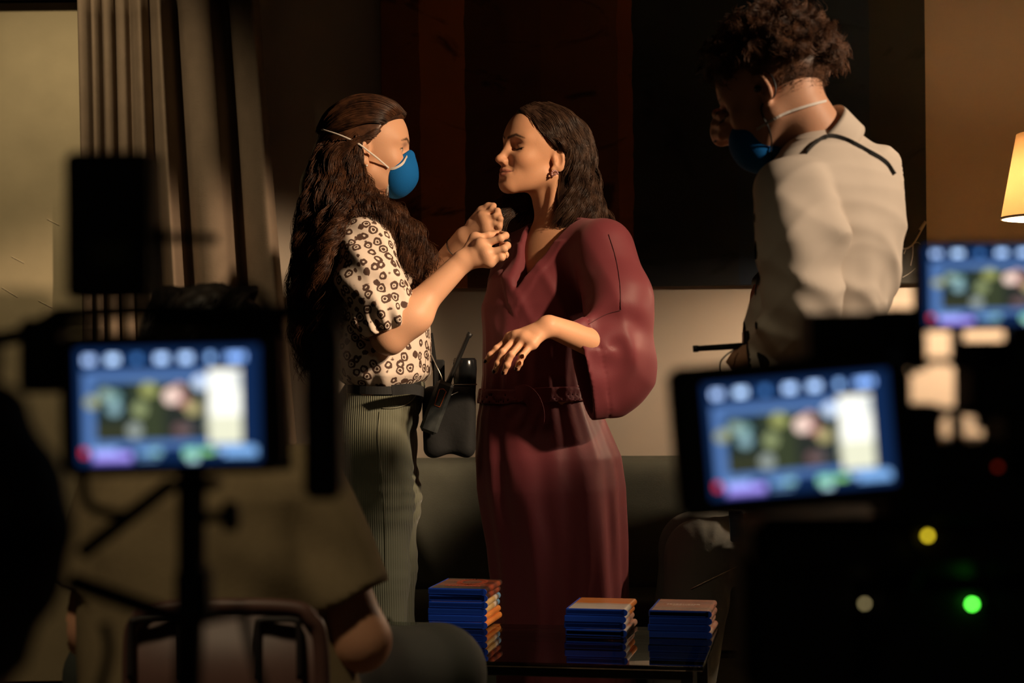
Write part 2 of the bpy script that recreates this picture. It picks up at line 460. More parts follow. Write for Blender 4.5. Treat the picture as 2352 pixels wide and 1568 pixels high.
MB().box((0.32, 5.155, 0.13), (1.78, 0.56, 0.14), bevel=0.012).build('base', m_sofa, sofa)
for x in (-0.5, 0.3, 1.14):
    for y in (4.93, 5.38): MB().lathe((x, y, 0), [(0.016, 0), (0.022, 0.07)], n=12).build('leg', mat('sofa_leg', (0.03, 0.025, 0.02), 0.4), sofa)

# ---------------------------------------------------------------- floor lamp at the right edge
LX, LY = P3(2478, 500, 4.85)[0], 4.85
lz = P3(2330, 500, 4.85)[2]
lamp = empty('floor_lamp', (LX, LY, 0), 'floor lamp with a cream conical fabric shade at the picture edge', 'lamp')
m_shade = bpy.data.materials.new('lamp_shade_fabric'); m_shade.use_nodes = True
nt = m_shade.node_tree; nt.nodes.clear()
o_ = nt.nodes.new('ShaderNodeOutputMaterial'); df = nt.nodes.new('ShaderNodeBsdfDiffuse'); tr = nt.nodes.new('ShaderNodeBsdfTranslucent'); mx = nt.nodes.new('ShaderNodeMixShader')
df.inputs[0].default_value = (0.80, 0.62, 0.40, 1); tr.inputs[0].default_value = (0.68, 0.52, 0.33, 1); mx.inputs[0].default_value = 0.36
nt.links.new(df.outputs[0], mx.inputs[1]); nt.links.new(tr.outputs[0], mx.inputs[2]); nt.links.new(mx.outputs[0], o_.inputs[0])
SH = 0.235; R0, R1 = 0.210, 0.166
MB().lathe((LX, LY, lz), [(R0, 0), (R1, SH), (R1 - 0.004, SH), (R0 - 0.004, 0)], n=64, closed=True).build('lamp_shade', m_shade, lamp, smooth=True)
m_brass = mat('lamp_metal', (0.10, 0.085, 0.06), 0.35, metal=0.9)
MB().lathe((LX, LY, lz - 0.002), [(R0 + 0.001, 0), (R0 + 0.001, 0.006), (R0 - 0.005, 0.006), (R0 - 0.005, 0)], n=64, closed=True).build('shade_rim', mat('rim_cream', (0.8, 0.7, 0.5), 0.6), lamp, smooth=True)
MB().lathe((LX, LY, 0), [(0.15, 0), (0.15, 0.015), (0.02, 0.03), (0.011, 0.05), (0.011, lz - 0.03), (0.02, lz - 0.025), (0.02, lz + 0.01)], n=32).build('pole', m_brass, lamp, smooth=True)
bulb_m = mat('bulb_glow', (1, 0.8, 0.5), 0.3, emit=(1.0, 0.74, 0.50), estr=1750)
MB().lathe((LX, LY, lz + 0.002), [(0.012, 0), (0.02, 0.015), (0.03, 0.04), (0.026, 0.062), (0.012, 0.075), (0.0, 0.078)], n=24).build('bulb', bulb_m, lamp, smooth=True)

# ---------------------------------------------------------------- glass coffee table
TZ = 0.415
def on_table(px, py):
    """ground point of the table plane seen at a photo pixel"""
    p = P3(px, py, 1.0) - np.array([0, 0, CAMH]); t = (TZ - CAMH) / p[2]
    return np.array([p[0] * t, p[1] * t, TZ])
cA = on_table(1615, 1531); cB = on_table(1700, 1440)        # front right and back right corners
ang = math.radians(10.5)
ex = np.array([math.cos(ang), -math.sin(ang), 0]); ey = np.array([math.sin(ang), math.cos(ang), 0])
TD = 0.48; TL = 1.25
cC = cA + ey * TD - ex * TL; cD = cA - ex * TL; cB = cA + ey * TD
tab = empty('coffee_table', ((cA + cC) / 2) * np.array([1, 1, 0]), 'low dark glass coffee table with a black frame, carrying the blue disc cases', 'table')
m_glass = bpy.data.materials.new('smoked_glass'); m_glass.use_nodes = True
nt = m_glass.node_tree; nt.nodes.clear()
o_ = nt.nodes.new('ShaderNodeOutputMaterial'); tr = nt.nodes.new('ShaderNodeBsdfTransparent'); gl = nt.nodes.new('ShaderNodeBsdfGlossy'); mx = nt.nodes.new('ShaderNodeMixShader'); fr = nt.nodes.new('ShaderNodeFresnel')
tr.inputs[0].default_value = (0.55, 0.60, 0.55, 1); gl.inputs[0].default_value = (1, 1, 1, 1); gl.inputs['Roughness'].default_value = 0.01
fr.inputs[0].default_value = 1.75
nt.links.new(fr.outputs[0], mx.inputs[0]); nt.links.new(tr.outputs[0], mx.inputs[1]); nt.links.new(gl.outputs[0], mx.inputs[2]); nt.links.new(mx.outputs[0], o_.inputs[0])
RT = np.stack([ex, ey, np.array([0, 0, 1.0])], 1)
tc_ = (cA + cC) / 2
MB().box(tc_ - np.array([0, 0, 0.005]), (TL, TD, 0.010), RT, bevel=0.0015).build('glass_top', m_glass, tab)
m_frame = mat('black_metal', (0.012, 0.012, 0.012), 0.4, metal=0.3)
for sx, sy, L, ax in ((0, -1, TL - 0.04, 0), (0, 1, TL - 0.04, 0), (1, 0, TD - 0.04, 1), (-1, 0, TD - 0.04, 1)):
    c = tc_ + ex * sx * (TL / 2 - 0.035) + ey * sy * (TD / 2 - 0.035) - np.array([0, 0, 0.0225])
    MB().box(c, (L - 0.03, 0.022, 0.022) if ax == 0 else (0.022, L - 0.03, 0.022), RT, bevel=0.002).build('rail', m_frame, tab)
for sx in (-1, 1):
    for sy in (-1, 1):
        c = tc_ + ex * sx * (TL / 2 - 0.035) + ey * sy * (TD / 2 - 0.035)
        MB().box((c[0], c[1], (TZ - 0.0115) / 2), (0.024, 0.024, TZ - 0.0115), RT, bevel=0.002).build('leg', m_frame, tab)

# ---------------------------------------------------------------- disc cases
CW, CD, CT = 0.135, 0.171, 0.0150
def case_cover_mat(name, bands, spine):
    """printed paper: bands = colour stops along the case depth, mottled"""
    m = bpy.data.materials.new(name); m.use_nodes = True; nt = m.node_tree; b_ = nt.nodes['Principled BSDF']
    b_.inputs['Roughness'].default_value = 0.22; b_.inputs['Specular IOR Level'].default_value = 0.4; b_.inputs['Coat Weight'].default_value = 0.3
    tc = nt.nodes.new('ShaderNodeTexCoord'); sp = nt.nodes.new('ShaderNodeSeparateXYZ'); nt.links.new(tc.outputs['Object'], sp.inputs[0])
    mr = nt.nodes.new('ShaderNodeMapRange'); mr.inputs[1].default_value = 0; mr.inputs[2].default_value = CD; nt.links.new(sp.outputs[1], mr.inputs[0])
    nz = nt.nodes.new('ShaderNodeTexNoise'); nz.inputs['Scale'].default_value = 60; nz.inputs['Detail'].default_value = 3
    mp = nt.nodes.new('ShaderNodeMapping'); mp.inputs['Scale'].default_value = (0.35, 1, 1); nt.links.new(tc.outputs['Object'], mp.inputs[0]); nt.links.new(mp.outputs[0], nz.inputs['Vector'])
    ad = nt.nodes.new('ShaderNodeMath'); ad.operation = 'MULTIPLY_ADD'; ad.inputs[1].default_value = 0.16; nt.links.new(nz.outputs['Fac'], ad.inputs[0])
    sb_ = nt.nodes.new('ShaderNodeMath'); sb_.operation = 'SUBTRACT'; sb_.inputs[1].default_value = 0.08; nt.links.new(mr.outputs[0], sb_.inputs[0]); nt.links.new(sb_.outputs[0], ad.inputs[2])
    r_ = nt.nodes.new('ShaderNodeValToRGB'); e = r_.color_ramp.elements
    e[0].position = bands[0][0]; e[0].color = (*bands[0][1], 1); e[1].position = bands[-1][0]; e[1].color = (*bands[-1][1], 1)
    for p_, c_ in bands[1:-1]: e.new(p_).color = (*c_, 1)
    nt.links.new(ad.outputs[0], r_.inputs[0]); nt.links.new(r_.outputs[0], b_.inputs['Base Color'])
    return m
m_blue = mat('blue_case_plastic', (0.012, 0.055, 0.42), 0.22, spec=0.5)
BL, OR, YE, WH, PK, DK, SK = (0.02, 0.05, 0.3), (0.80, 0.25, 0.05), (0.70, 0.42, 0.14), (0.72, 0.64, 0.56), (0.55, 0.24, 0.17), (0.05, 0.03, 0.025), (0.18, 0.36, 0.55)
cover = {
    'dark': case_cover_mat('cover_dark_ember', [(0, DK), (0.22, (0.06, 0.03, 0.025)), (0.42, (0.35, 0.07, 0.03)), (0.6, (0.10, 0.04, 0.03)), (0.8, (0.34, 0.08, 0.035)), (0.95, DK)], DK),
    'yellow': case_cover_mat('cover_ochre_sky', [(0, YE), (0.35, (0.75, 0.5, 0.22)), (0.55, (0.6, 0.38, 0.14)), (0.72, WH), (0.80, (0.2, 0.15, 0.1)), (0.86, SK), (1, SK)], YE),
    'orange': case_cover_mat('cover_orange', [(0, OR), (0.3, (0.85, 0.30, 0.07)), (0.6, (0.70, 0.22, 0.05)), (1, (0.85, 0.30, 0.06))], OR),
    'halves': case_cover_mat('cover_white_orange', [(0, WH), (0.40, (0.66, 0.58, 0.50)), (0.47, (0.55, 0.45, 0.36)), (0.56, OR), (0.8, (0.75, 0.28, 0.09)), (1, (0.80, 0.28, 0.08))], WH),
    'portrait': case_cover_mat('cover_pale_portrait', [(0, (0.6, 0.55, 0.52)), (0.3, WH), (0.5, (0.6, 0.3, 0.2)), (0.62, (0.3, 0.2, 0.17)), (0.8, (0.62, 0.35, 0.26)), (1, (0.65, 0.4, 0.3))], WH),
    'rose': case_cover_mat('cover_rose', [(0, (0.5, 0.25, 0.19)), (0.2, (0.36, 0.22, 0.18)), (0.45, PK), (0.7, (0.42, 0.2, 0.16)), (1, PK)], PK),
    'rosepale': case_cover_mat('cover_rose_pale', [(0, (0.5, 0.3, 0.25)), (0.3, (0.62, 0.48, 0.4)), (0.5, PK), (0.75, (0.6, 0.35, 0.28)), (1, PK)], PK),
}
def case_shapes():
    """shell: rounded C-section box, open print area on the lid and on the spine; local x across, y deep, z up"""
    sh = MB()
    sh.box((CW / 2, CD / 2, CT / 2), (CW, CD, CT - 0.0012), bevel=0.003)
    sh.box((CW / 2, 0.0022, CT / 2), (CW, 0.0044, CT), bevel=0.0016)
    sh.box((0.002, CD / 2, CT / 2), (0.004, CD, CT), bevel=0.0015)
    sh.tube([(CW - 0.002, 0.0, CT / 2), (CW - 0.002, 0.0045, CT / 2)], CT * 0.52, 14)
    cv = MB(); n = 10; pr = []
    for k in range(n + 1):
        t = -math.pi / 2 + math.pi * k / n
        pr.append((CW - 0.0045 + 0.0065 * math.cos(t), CT / 2 + (CT / 2 + 0.0002) * math.sin(t)))
    pr = [(0.006, -0.0000)] + pr + [(0.006, CT + 0.0002)]
    y0, y1 = 0.0048, CD - 0.003
    v = [(x, y, z) for y in (y0, y1) for x, z in pr]; m = len(pr)
    f = [(i, i + 1, m + i + 1, m + i) for i in range(m - 1)] + [tuple(range(m))[::-1], tuple(range(m, 2 * m))]
    cv.add(v, f)
    return sh, cv
sh0, cv0 = case_shapes()
SHELL_ME = None
def disc_case(org, yaw, kind, label):
    global SHELL_ME
    root = bpy.data.objects.new('disc_case', None); root.location = tuple(org); root.rotation_euler = (0, 0, -yaw); root.empty_display_size = 0.05
    COL.objects.link(root); tag(root, label, 'disc case', 'blue disc cases stacked on the glass table')
    def part(nm, mb, m):
        me = bpy.data.meshes.new(nm); me.from_pydata([tuple(p) for p in np.vstack(mb.v)], [], mb.f); me.update(); me.materials.append(m)
        return me
    if SHELL_ME is None: SHELL_ME = part('plastic_shell', sh0, m_blue)
    s = bpy.data.objects.new('plastic_shell', SHELL_ME); COL.objects.link(s); s.parent = root
    key = 'cover_' + kind
    me = bpy.data.meshes.get(key)
    if me is None: me = part(key, cv0, cover[kind]); me.name = key
    c = bpy.data.objects.new('printed_cover', me); COL.objects.link(c); c.parent = root
    return root
ORD = ['bottom', 'second from bottom', 'third', 'fourth', 'fifth', 'top']
stacks = [((985, 1441), ['orange', 'orange', 'yellow', 'yellow', 'dark', 'dark'], 'the tallest stack on the glass table', 'left'),
          ((1298, 1459), ['portrait', 'portrait', 'halves', 'halves'], 'the middle stack on the glass table', 'middle'),
          ((1490, 1464), ['rosepale', 'rosepale', 'rose', 'rose'], 'the stack at the glass table corner', 'right')]
desc = {'orange': 'orange', 'yellow': 'ochre and blue', 'dark': 'dark ember red', 'portrait': 'pale portrait', 'halves': 'white and orange', 'rosepale': 'pale rose', 'rose': 'rose brown'}
for (pp, kinds, sname, side) in stacks:
    o0 = on_table(*pp)
    for i, k in enumerate(kinds):
        pos = 'top' if i == len(kinds) - 1 else ('bottom' if i == 0 else ('second from top' if i == len(kinds) - 2 else ORD[i]))
        j = np.array([random.uniform(-0.0025, 0.0025), random.uniform(-0.002, 0.002), 0])
        disc_case(o0 + j + np.array([0, 0, 0.0002 + i * (CT + 0.0005)]), ang + math.radians(2 + random.uniform(-1.2, 1.2)), k,
                  '%s disc case, %s in %s' % (desc[k], pos, sname))
# flat print on the two visible lids
def lid_print(pp, n, marks, col, name):
    o0 = on_table(*pp) + np.array([0, 0, 0.0002 + n * (CT + 0.0005)]); a_ = ang + math.radians(2)
    e1 = np.array([math.cos(a_), -math.sin(a_), 0]); e2 = np.array([math.sin(a_), math.cos(a_), 0]); mb = MB()
    for (x, y, wx, wy) in marks:
        mb.box(o0 + e1 * (x + wx / 2) + e2 * (y + wy / 2) + np.array([0, 0, 0.0001]), (wx, wy, 0.0003), np.stack([e1, e2, np.array([0, 0, 1.0])], 1))
    r = [o for o in bpy.data.objects if o.name.startswith('disc_case') and abs(o.location.z - (o0[2] - CT - 0.0005)) < 0.001 and abs(o.location.x - o0[0]) < 0.01][0]
    bpy.context.view_layer.update()
    o = mb.build(name, mat('print_' + name, col, 0.4)); M = r.matrix_world.inverted(); o.parent = r; o.data.transform(M)
    return o
rr = random.Random(3)
mk1 = []; x = 0.030
while x < 0.098:
    wd = rr.uniform(0.003, 0.008); mk1.append((x, 0.088, wd, 0.010)); x += wd + 0.0018
x = 0.045
while x < 0.09:
    wd = rr.uniform(0.002, 0.005); mk1.append((x, 0.074, wd, 0.005)); x += wd + 0.0012
lid_print((1490, 1464), 4, mk1, (0.75, 0.6, 0.52), 'title_print')
mk2 = []; x = 0.028
while x < 0.112:
    wd = rr.uniform(0.004, 0.009); mk2.append((x, 0.040, wd, 0.013)); x += wd + 0.002
for k in range(26):
    t = 2 * math.pi * k / 26; mk2.append((0.072 + 0.030 * math.cos(t), 0.105 + 0.042 * math.sin(t), 0.012, 0.012))
lid_print((985, 1441), 6, mk2, (0.40, 0.07, 0.03), 'ember_print')
# ================================================================ people: shared anatomy
def rotz(a): c, s = math.cos(a), math.sin(a); return np.array([[c, -s, 0], [s, c, 0], [0, 0, 1.0]])
def frame(yaw, pitch=0.0, roll=0.0):
    """columns forward, left, up; yaw turns forward from +X towards +Y, pitch > 0 lifts the face"""
    f = np.array([math.cos(yaw) * math.cos(pitch), math.sin(yaw) * math.cos(pitch), math.sin(pitch)])
    l = np.array([-math.sin(yaw), math.cos(yaw), 0]); u = np.cross(f, l)
    c, s = math.cos(roll), math.sin(roll)
    return np.stack([f, c * l + s * u, -s * l + c * u], 1)

class Head:
    def __init__(self, origin, R, scale=1.0, smile=0.0, male=0.0, eye='closed', ears=True):
        self.o = np.asarray(origin, np.float32); self.R = R.astype(np.float32); self.s = scale; self.smile = smile; self.male = male; self.eye = eye; self.ears = ears
    def loc(self, P): return ((P.astype(np.float32) - self.o) @ self.R) / np.float32(self.s)
    def w(self, *p): return self.o + self.R @ (np.asarray(p, float) * self.s)
    def skull(self, L):
        d = ell(L, (-.014, 0, .030), (.099, .076, .086))
        return smin(d, ell(L, (.028, 0, .022), (.066, .065, .074)), .03)
    def sdf(self, P):
        L = self.loc(P); S = L.copy(); S[:, 1] = np.abs(S[:, 1]); m = self.male; sm = self.smile
        d = self.skull(L)
        d = smin(d, ell(L, (.030, 0, -.040), (.056, .054, .064)), .03)
        d = smin(d, ell(S, (.058, .033, -.034 + .003 * sm), (.022, .022, .020)), .028)
        d = smin(d, cap(S, (.000, .047 + .004 * m, -.062), (.066, .012 + .004 * m, -.098), .017, .017), .03)
        d = smin(d, ell(L, (.076, 0, -.098), (.0155, .017, .0135)), .02)
        d = smin(d, ell(L, (.068, 0, -.070), (.0245, .029, .026)), .022)
        d = smin(d, cap(S, (.079, .007, .016), (.065, .043, .019), .010 + .002 * m, .009), .02)
        d = smax(d, -ell(S, (.0965, .031, -.004), (.021, .021, .0135)), .014)
        d = smin(d, ell(S, (.0675, .0315, -.003), (.0152, .0165, .0128)), .007)
        # nose
        d = smin(d, cap(L, (.084, 0, .006), (.105, 0, -.037), .0068, .0088), .014)
        d = smin(d, ell(L, (.1075, 0, -.0405), (.0105, .0100, .0090)), .008)
        d = smin(d, ell(S, (.0945, .0118, -.0455), (.0105, .0062, .0075)), .007)
        d = smax(d, -ell(S, (.1015, .0058, -.0515), (.006, .0032, .004)), .003)
        # lips
        zc = -.0685 + .0035 * sm
        d = smin(d, cap(S, (.0800, .0250 + .003 * sm, zc), (.0940, .004, -.0640), .0030, .0052), .007)
        d = smin(d, cap(S, (.0815, .0220, zc - .0035), (.0930, .003, -.0765), .0034, .0060), .007)
        d = smax(d, -cap(S, (.0840, .0290, zc + .0008), (.0955, .0140, -.0695), .0018, .0014), .003)
        d = smax(d, -cap(S, (.0955, .0140, -.0695), (.1010, 0, -.0703), .0014, .0013), .003)
        d = smax(d, -ell(L, (.100, 0, -.0875), (.010, .014, .004)), .010)
        if sm: d = smax(d, -cap(S, (.097, .0215, -.048), (.0870, .0345, -.066), .0040, .0030), .012)
        # eyelid line
        if self.eye == 'closed':
            d = smax(d, -cap(S, (.0815, .0180, -.0085), (.0845, .031, -.0120), .0012, .0012), .002)
            d = smax(d, -cap(S, (.0845, .031, -.0120), (.0755, .0455, -.0090), .0012, .0012), .002)
            d = smax(d, -cap(S, (.0850, .020, .0035), (.0820, .0400, .0045), .0011, .0009), .004)
        if self.ears:
            Re = np.array([[.90, .42, 0], [-.42, .90, 0], [0, 0, 1.0]]) @ np.array([[.97, 0, .24], [0, 1, 0], [-.24, 0, .97]])
            e = ell(S, (-.013, .0775, -.018), (.0165, .0068, .031), Re)
            e = smax(e, -ell(S, (-.0080, .0855, -.0165), (.0105, .0095, .0215), Re), .003)
            e = smin(e, ell(S, (-.004, .0745, -.021), (.005, .005, .007)), .004)
            e = smin(e, ell(S, (-.006, .0735, -.044), (.0075, .0050, .0085)), .005)
            d = smin(d, e, .006)
        return d * self.s
    def neck(self, P, base, r0=.046, r1=.052, k=.03):
        return cap(P, self.w(-.022, 0, -.045), base, r0, r1)
    def colours(self, V_, skin, lip=(.42, .13, .10), brow=(.03, .018, .012)):
        L = self.loc(V_); S = L.copy(); S[:, 1] = np.abs(S[:, 1]); C = np.tile(np.array(skin, float), (len(V_), 1)); zc = -.0685 + .0035 * self.smile
        def mixin(dist, r, soft, col, amt=1.0):
            t = (np.clip((r - dist) / soft, 0, 1) * amt)[:, None]; C[:] = C * (1 - t) + np.array(col) * t
        far = np.where(L[:, 0] > .05, 0, 1)
        F = S.copy(); F[:, 0] = 0                                # frontal distance: ignores depth
        def fc(p, q, ra, rb): return cap(F, (0, *p), (0, *q), ra, rb) + far
        def arc(pts, rs): 
            d_ = None
            for i in range(len(pts) - 1):
                e_ = fc(pts[i], pts[i + 1], rs[i], rs[i + 1]); d_ = e_ if d_ is None else np.minimum(d_, e_)
            return d_
        mixin(fc((.030, -.040), (.046, -.036), 0, 0), .022, .022, (skin[0] * 1.02, skin[1] * .86, skin[2] * .80), .5)
        mixin(ell(S, (.108, 0, -.041), (.011, .011, .010)) + far, .003, .006, (skin[0], skin[1] * .88, skin[2] * .84), .5)
        mixin(np.minimum(arc([(.0275, zc), (.012, -.0645), (0, -.0640)], [.0006, .0030, .0040]), arc([(.0250, zc - .002), (.010, -.0760), (0, -.0768)], [.0006, .0038, .0048])), .0014, .0020, lip, .85)
        mixin(arc([(.0295, zc + .0008), (.014, -.0695), (0, -.0703)], [.0006, .0008, .0008]), .0008, .0010, (.07, .02, .016), .9)
        mixin(arc([(.0085, .0150), (.0320, .0235), (.0530, .0175)], [.0030, .0032, .0010]), .0016, .0028, brow, .92)
        if self.eye == 'closed':
            mixin(arc([(.020, .004), (.033, .008), (.046, .003)], [.003, .0045, .002]), .006, .008, (skin[0] * .70, skin[1] * .58, skin[2] * .55), .6)
            mixin(arc([(.0165, -.0080), (.031, -.0120), (.0440, -.0090), (.0510, -.0045)], [.0006, .0016, .0018, .0006]), .0010, .0014, (.010, .007, .005), 1)
        elif self.eye == 'open':
            mixin(ell(F, (0, .0325, -.0035), (.01, .0135, .0050)) + far, .0008, .0012, (.55, .48, .42), 1)
            mixin(ell(F, (0, .0325, -.0030), (.01, .0056, .0054)) + far, .0006, .0008, (.02, .012, .008), 1)
            mixin(arc([(.0180, -.0020), (.0325, .0022), (.0500, -.0030)], [.0008, .0014, .0008]), .0010, .0010, (.010, .007, .005), 1)
        return C

def march(f, px, py, d0=2.5, d1=6.0):
    """first surface point of the field f seen through a photo pixel"""
    o = np.array([0, 0, CAMH]); r = P3(px, py, 1.0) - o; t = d0
    for _ in range(90):
        p = o + r * t; v = float(f(p[None].astype(np.float32))[0])
        if v < 0.0006: return p
        t += max(v * 0.7, 0.0006)
        if t > d1: return None
    return o + r * t
def march_line(f, pix, n, lift=0.0, **k):
    q = spline(pix, n); out = []
    for a_, b_ in q:
        p = march(f, a_, b_, **k)
        if p is not None: out.append(p - lift * nrm(p - np.array([0, 0, CAMH])))
    return np.array(out)
def ribbon(pts, width, thick, up):
    """flat strap along pts; up = direction across the strap"""
    pts = np.asarray(pts, float); T = np.gradient(pts, axis=0); T /= np.linalg.norm(T, axis=1)[:, None] + 1e-9
    U = np.asarray(up, float) if np.ndim(up) == 2 else np.tile(np.asarray(up, float), (len(pts), 1))
    U = U - T * np.einsum('ij,ij->i', U, T)[:, None]; U /= np.linalg.norm(U, axis=1)[:, None] + 1e-9; N = np.cross(T, U)
    v = np.stack([pts + U * width / 2 + N * thick / 2, pts - U * width / 2 + N * thick / 2, pts - U * width / 2 - N * thick / 2, pts + U * width / 2 - N * thick / 2], 1).reshape(-1, 3)
    f = []; m = len(pts)
    for i in range(m - 1):
        for k in range(4): f.append((i * 4 + k, i * 4 + (k + 1) % 4, i * 4 + 4 + (k + 1) % 4, i * 4 + 4 + k))
    f += [(3, 2, 1, 0), tuple((m - 1) * 4 + k for k in range(4))]
    return v, f

def loft(P, rows, fold=None, top=True, bottom=True, edge=.02):
    """tube of ellipses: rows = (z, cx, cy, a, b, theta); a along theta, b across"""
    R = np.array(sorted(rows), float); z = P[:, 2]
    cx, cy, a, b, th = [np.interp(z, R[:, 0], R[:, i]).astype(np.float32) for i in range(1, 6)]
    x = P[:, 0] - cx; y = P[:, 1] - cy; c, s = np.cos(th), np.sin(th)
    u = x * c + y * s; w_ = -x * s + y * c
    if fold is not None:
        phi = np.arctan2(w_ / b, u / a); k = 1 + fold(phi, z); a = a * k; b = b * k
    q = np.sqrt((u / a) ** 2 + (w_ / b) ** 2); g = np.sqrt((u / a ** 2) ** 2 + (w_ / b ** 2) ** 2)
    d = np.where(g > 1e-5, q * (q - 1) / np.maximum(g, 1e-5), -np.minimum(a, b))
    d = np.clip(d, -.2, 2)
    if top: d = smax(d, z - R[-1, 0], edge)
    if bottom: d = smax(d, R[0, 0] - z, edge)
    return d

def hand_sdf(P, wrist, knuckles, fingers, thumb, palm_r=.0135, fr=.0078, wr=.024, heel=None):
    """wrist point, four knuckles (index..little), fingers = list of joint lists after the knuckle, thumb = joint list"""
    d = None
    for kn in knuckles:
        e = cap(P, np.asarray(wrist) * .85 + np.asarray(kn) * .15, kn, wr * .60, palm_r); d = e if d is None else smin(d, e, .016)
    for i in range(len(knuckles) - 1): d = smin(d, cap(P, knuckles[i], knuckles[i + 1], palm_r * .92, palm_r * .92), .012)
    for kn, js in zip(knuckles, fingers):
        pts = [kn] + list(js); n = len(pts) - 1; rad = [fr * 1.12] + [fr * (1.0 - .16 * (i + 1) / n) for i in range(n)]
        e = chain(P, pts, rad, .003)
        for j in js[:-1]: e = smin(e, ell(P, j, (fr * 1.05,) * 3), .003)
        d = smin(d, e, .006)
    n = len(thumb) - 1
    e = chain(P, thumb, [fr * 1.75 - fr * .75 * i / n for i in range(n + 1)], .006); d = smin(d, e, .012)
    return d

def hair_mesh(guides, N, m=26, spread=(.004, .02), wave=(.0, .008), freq=3.0, clump=40, r0=.00055, r1=.0003, lenvar=.12, seed=1, frizz=.0, axis=None):
    """strands between neighbouring guide curves"""
    rg = np.random.default_rng(seed); G = np.stack([spline(g, m) for g in guides]); g = len(G); t = np.linspace(0, 1, m)
    ci = rg.integers(0, clump, N)                       # strands gather in locks
    cu = rg.uniform(0, g - 1 - 1e-6, clump); u = np.clip(cu[ci] + rg.normal(0, .16, N), 0, g - 1 - 1e-6); i = u.astype(int); w_ = (u - i)[:, None, None]
    A = G[i] * (1 - w_) + G[np.minimum(i + 1, g - 1)] * w_
    def ball(n_):
        o_ = rg.normal(0, 1, (n_, 3)); return o_ / np.linalg.norm(o_, axis=1)[:, None] * rg.uniform(0, 1, (n_, 1)) ** .5
    off = ball(clump)[ci]; own = ball(N)
    sp = spread[0] + (spread[1] - spread[0]) * t ** 1.2
    A = A + off[:, None, :] * sp[None, :, None] + own[:, None, :] * (.0030 + .10 * sp)[None, :, None]
    ph = rg.uniform(0, 6.28, clump)[ci]; fq = (freq * rg.uniform(.75, 1.3, clump))[ci]
    ax1 = rg.normal(0, 1, (clump, 3))
    if axis is not None:                                # waves that run together through neighbouring locks
        ax1 = np.asarray(axis, float)[None] + .35 * ax1; ph = (cu * 1.7 + rg.normal(0, .5, clump))[ci]; fq = freq * (1 + .06 * rg.normal(0, 1, clump))[ci]
    ax1 = ax1[ci]; T = np.gradient(A, axis=1); T /= np.linalg.norm(T, axis=2, keepdims=True) + 1e-9
    n1 = ax1[:, None, :] - T * np.einsum('ik,ijk->ij', ax1, T)[..., None]; n1 /= np.linalg.norm(n1, axis=2, keepdims=True) + 1e-9; n2 = np.cross(T, n1)
    am = (wave[0] + (wave[1] - wave[0]) * np.minimum(t * 1.4, 1))[None, :] * rg.uniform(.75, 1.2, (N, 1))
    an = 6.283 * fq[:, None] * t[None] + ph[:, None] + rg.normal(0, .30, (N, 1))
    A = A + (am * np.cos(an))[..., None] * n1 + (am * np.sin(an) * .8)[..., None] * n2
    if frizz: A = A + np.cumsum(rg.normal(0, frizz, (N, m, 3)), axis=1) * t[None, :, None]
    if lenvar:
        cut = 1 - rg.uniform(0, lenvar, N); s = t[None] * cut[:, None] * (m - 1); k = np.minimum(s.astype(int), m - 2); fr_ = (s - k)[..., None]
        rows = np.arange(N)[:, None]; A = A[rows, k] * (1 - fr_) + A[rows, k + 1] * fr_
    return strands(A, r0, r1)

def ridges(P, d_, freq, warp, phase=0.0):
    """sharp cloth folds running across direction d_"""
    d_ = nrm(d_).astype(np.float32); a_ = P @ d_; w_ = warp * np.sin(P @ np.array([d_[2] + .3, .8, -d_[0]], np.float32) * 9 + phase)
    return (1.05 - np.sqrt(np.sin(a_ * freq * .5 + w_ + phase) ** 2 + .06)) ** 2 - .33
m_skin = mat('skin_light', (0.66, 0.38, 0.25), 0.50, spec=0.35, sss=0.10, attr='Col', bump=(260, 0.10))
SKIN_A, SKIN_B, SKIN_C = (.70, .385, .235), (.68, .355, .205), (.60, .32, .20)
def hair_material(name, c1, c2, rough=.40):
    m = mat(name, c1, rough, spec=0.40); nt = m.node_tree; b_ = nt.nodes['Principled BSDF']
    tc = nt.nodes.new('ShaderNodeTexCoord'); n = nt.nodes.new('ShaderNodeTexNoise'); n.inputs['Scale'].default_value = 38; n.inputs['Detail'].default_value = 3
    r = nt.nodes.new('ShaderNodeValToRGB'); r.color_ramp.elements[0].position = .35; r.color_ramp.elements[0].color = (*c1, 1); r.color_ramp.elements[1].position = .68; r.color_ramp.elements[1].color = (*c2, 1)
    nt.links.new(tc.outputs['Object'], n.inputs['Vector']); nt.links.new(n.outputs['Fac'], r.inputs[0]); nt.links.new(r.outputs[0], b_.inputs['Base Color'])
    pass
    return m
# ================================================================ woman in the robe
DR = 4.58
th_r = math.radians(38)                      # body turned this far from pure profile towards the camera
fR = np.array([-math.cos(th_r), -math.sin(th_r), 0]); lR = np.array([math.sin(th_r), -math.cos(th_r), 0])
base_r = P3(1280, 784, DR) * np.array([1, 1, 0])
hR = frame(math.radians(180 + 30), math.radians(9), math.radians(-4))
o_head = P3(1239, 349, DR)
head_r = Head(o_head, hR, 1.06, smile=1.0, eye='closed')
nb = P3(1283, 548, DR + .02)                  # base of the neck
shL, shR = P3(1382, 578, DR - .145), P3(1188, 596, DR + .145)
elb, wri = P3(1428, 812, DR - .24), P3(1262, 748, DR - .36)
def chest_sdf(P):
    c = P3(1270, 640, DR)
    d = fcap(P, (shL * .80 + shR * .20), (shR * .80 + shL * .20), .062, .062, fR, .85)
    d = smin(d, ell(P, c + fR * .0 + V(0, 0, -.02), (.098, .135, .16), frame(math.atan2(fR[1], fR[0]))), .06)
    for s in (-1, 1): d = smin(d, ell(P, c + fR * .030 + lR * .062 * s + V(0, 0, -.05), (.055, .058, .060)), .05)
    return d
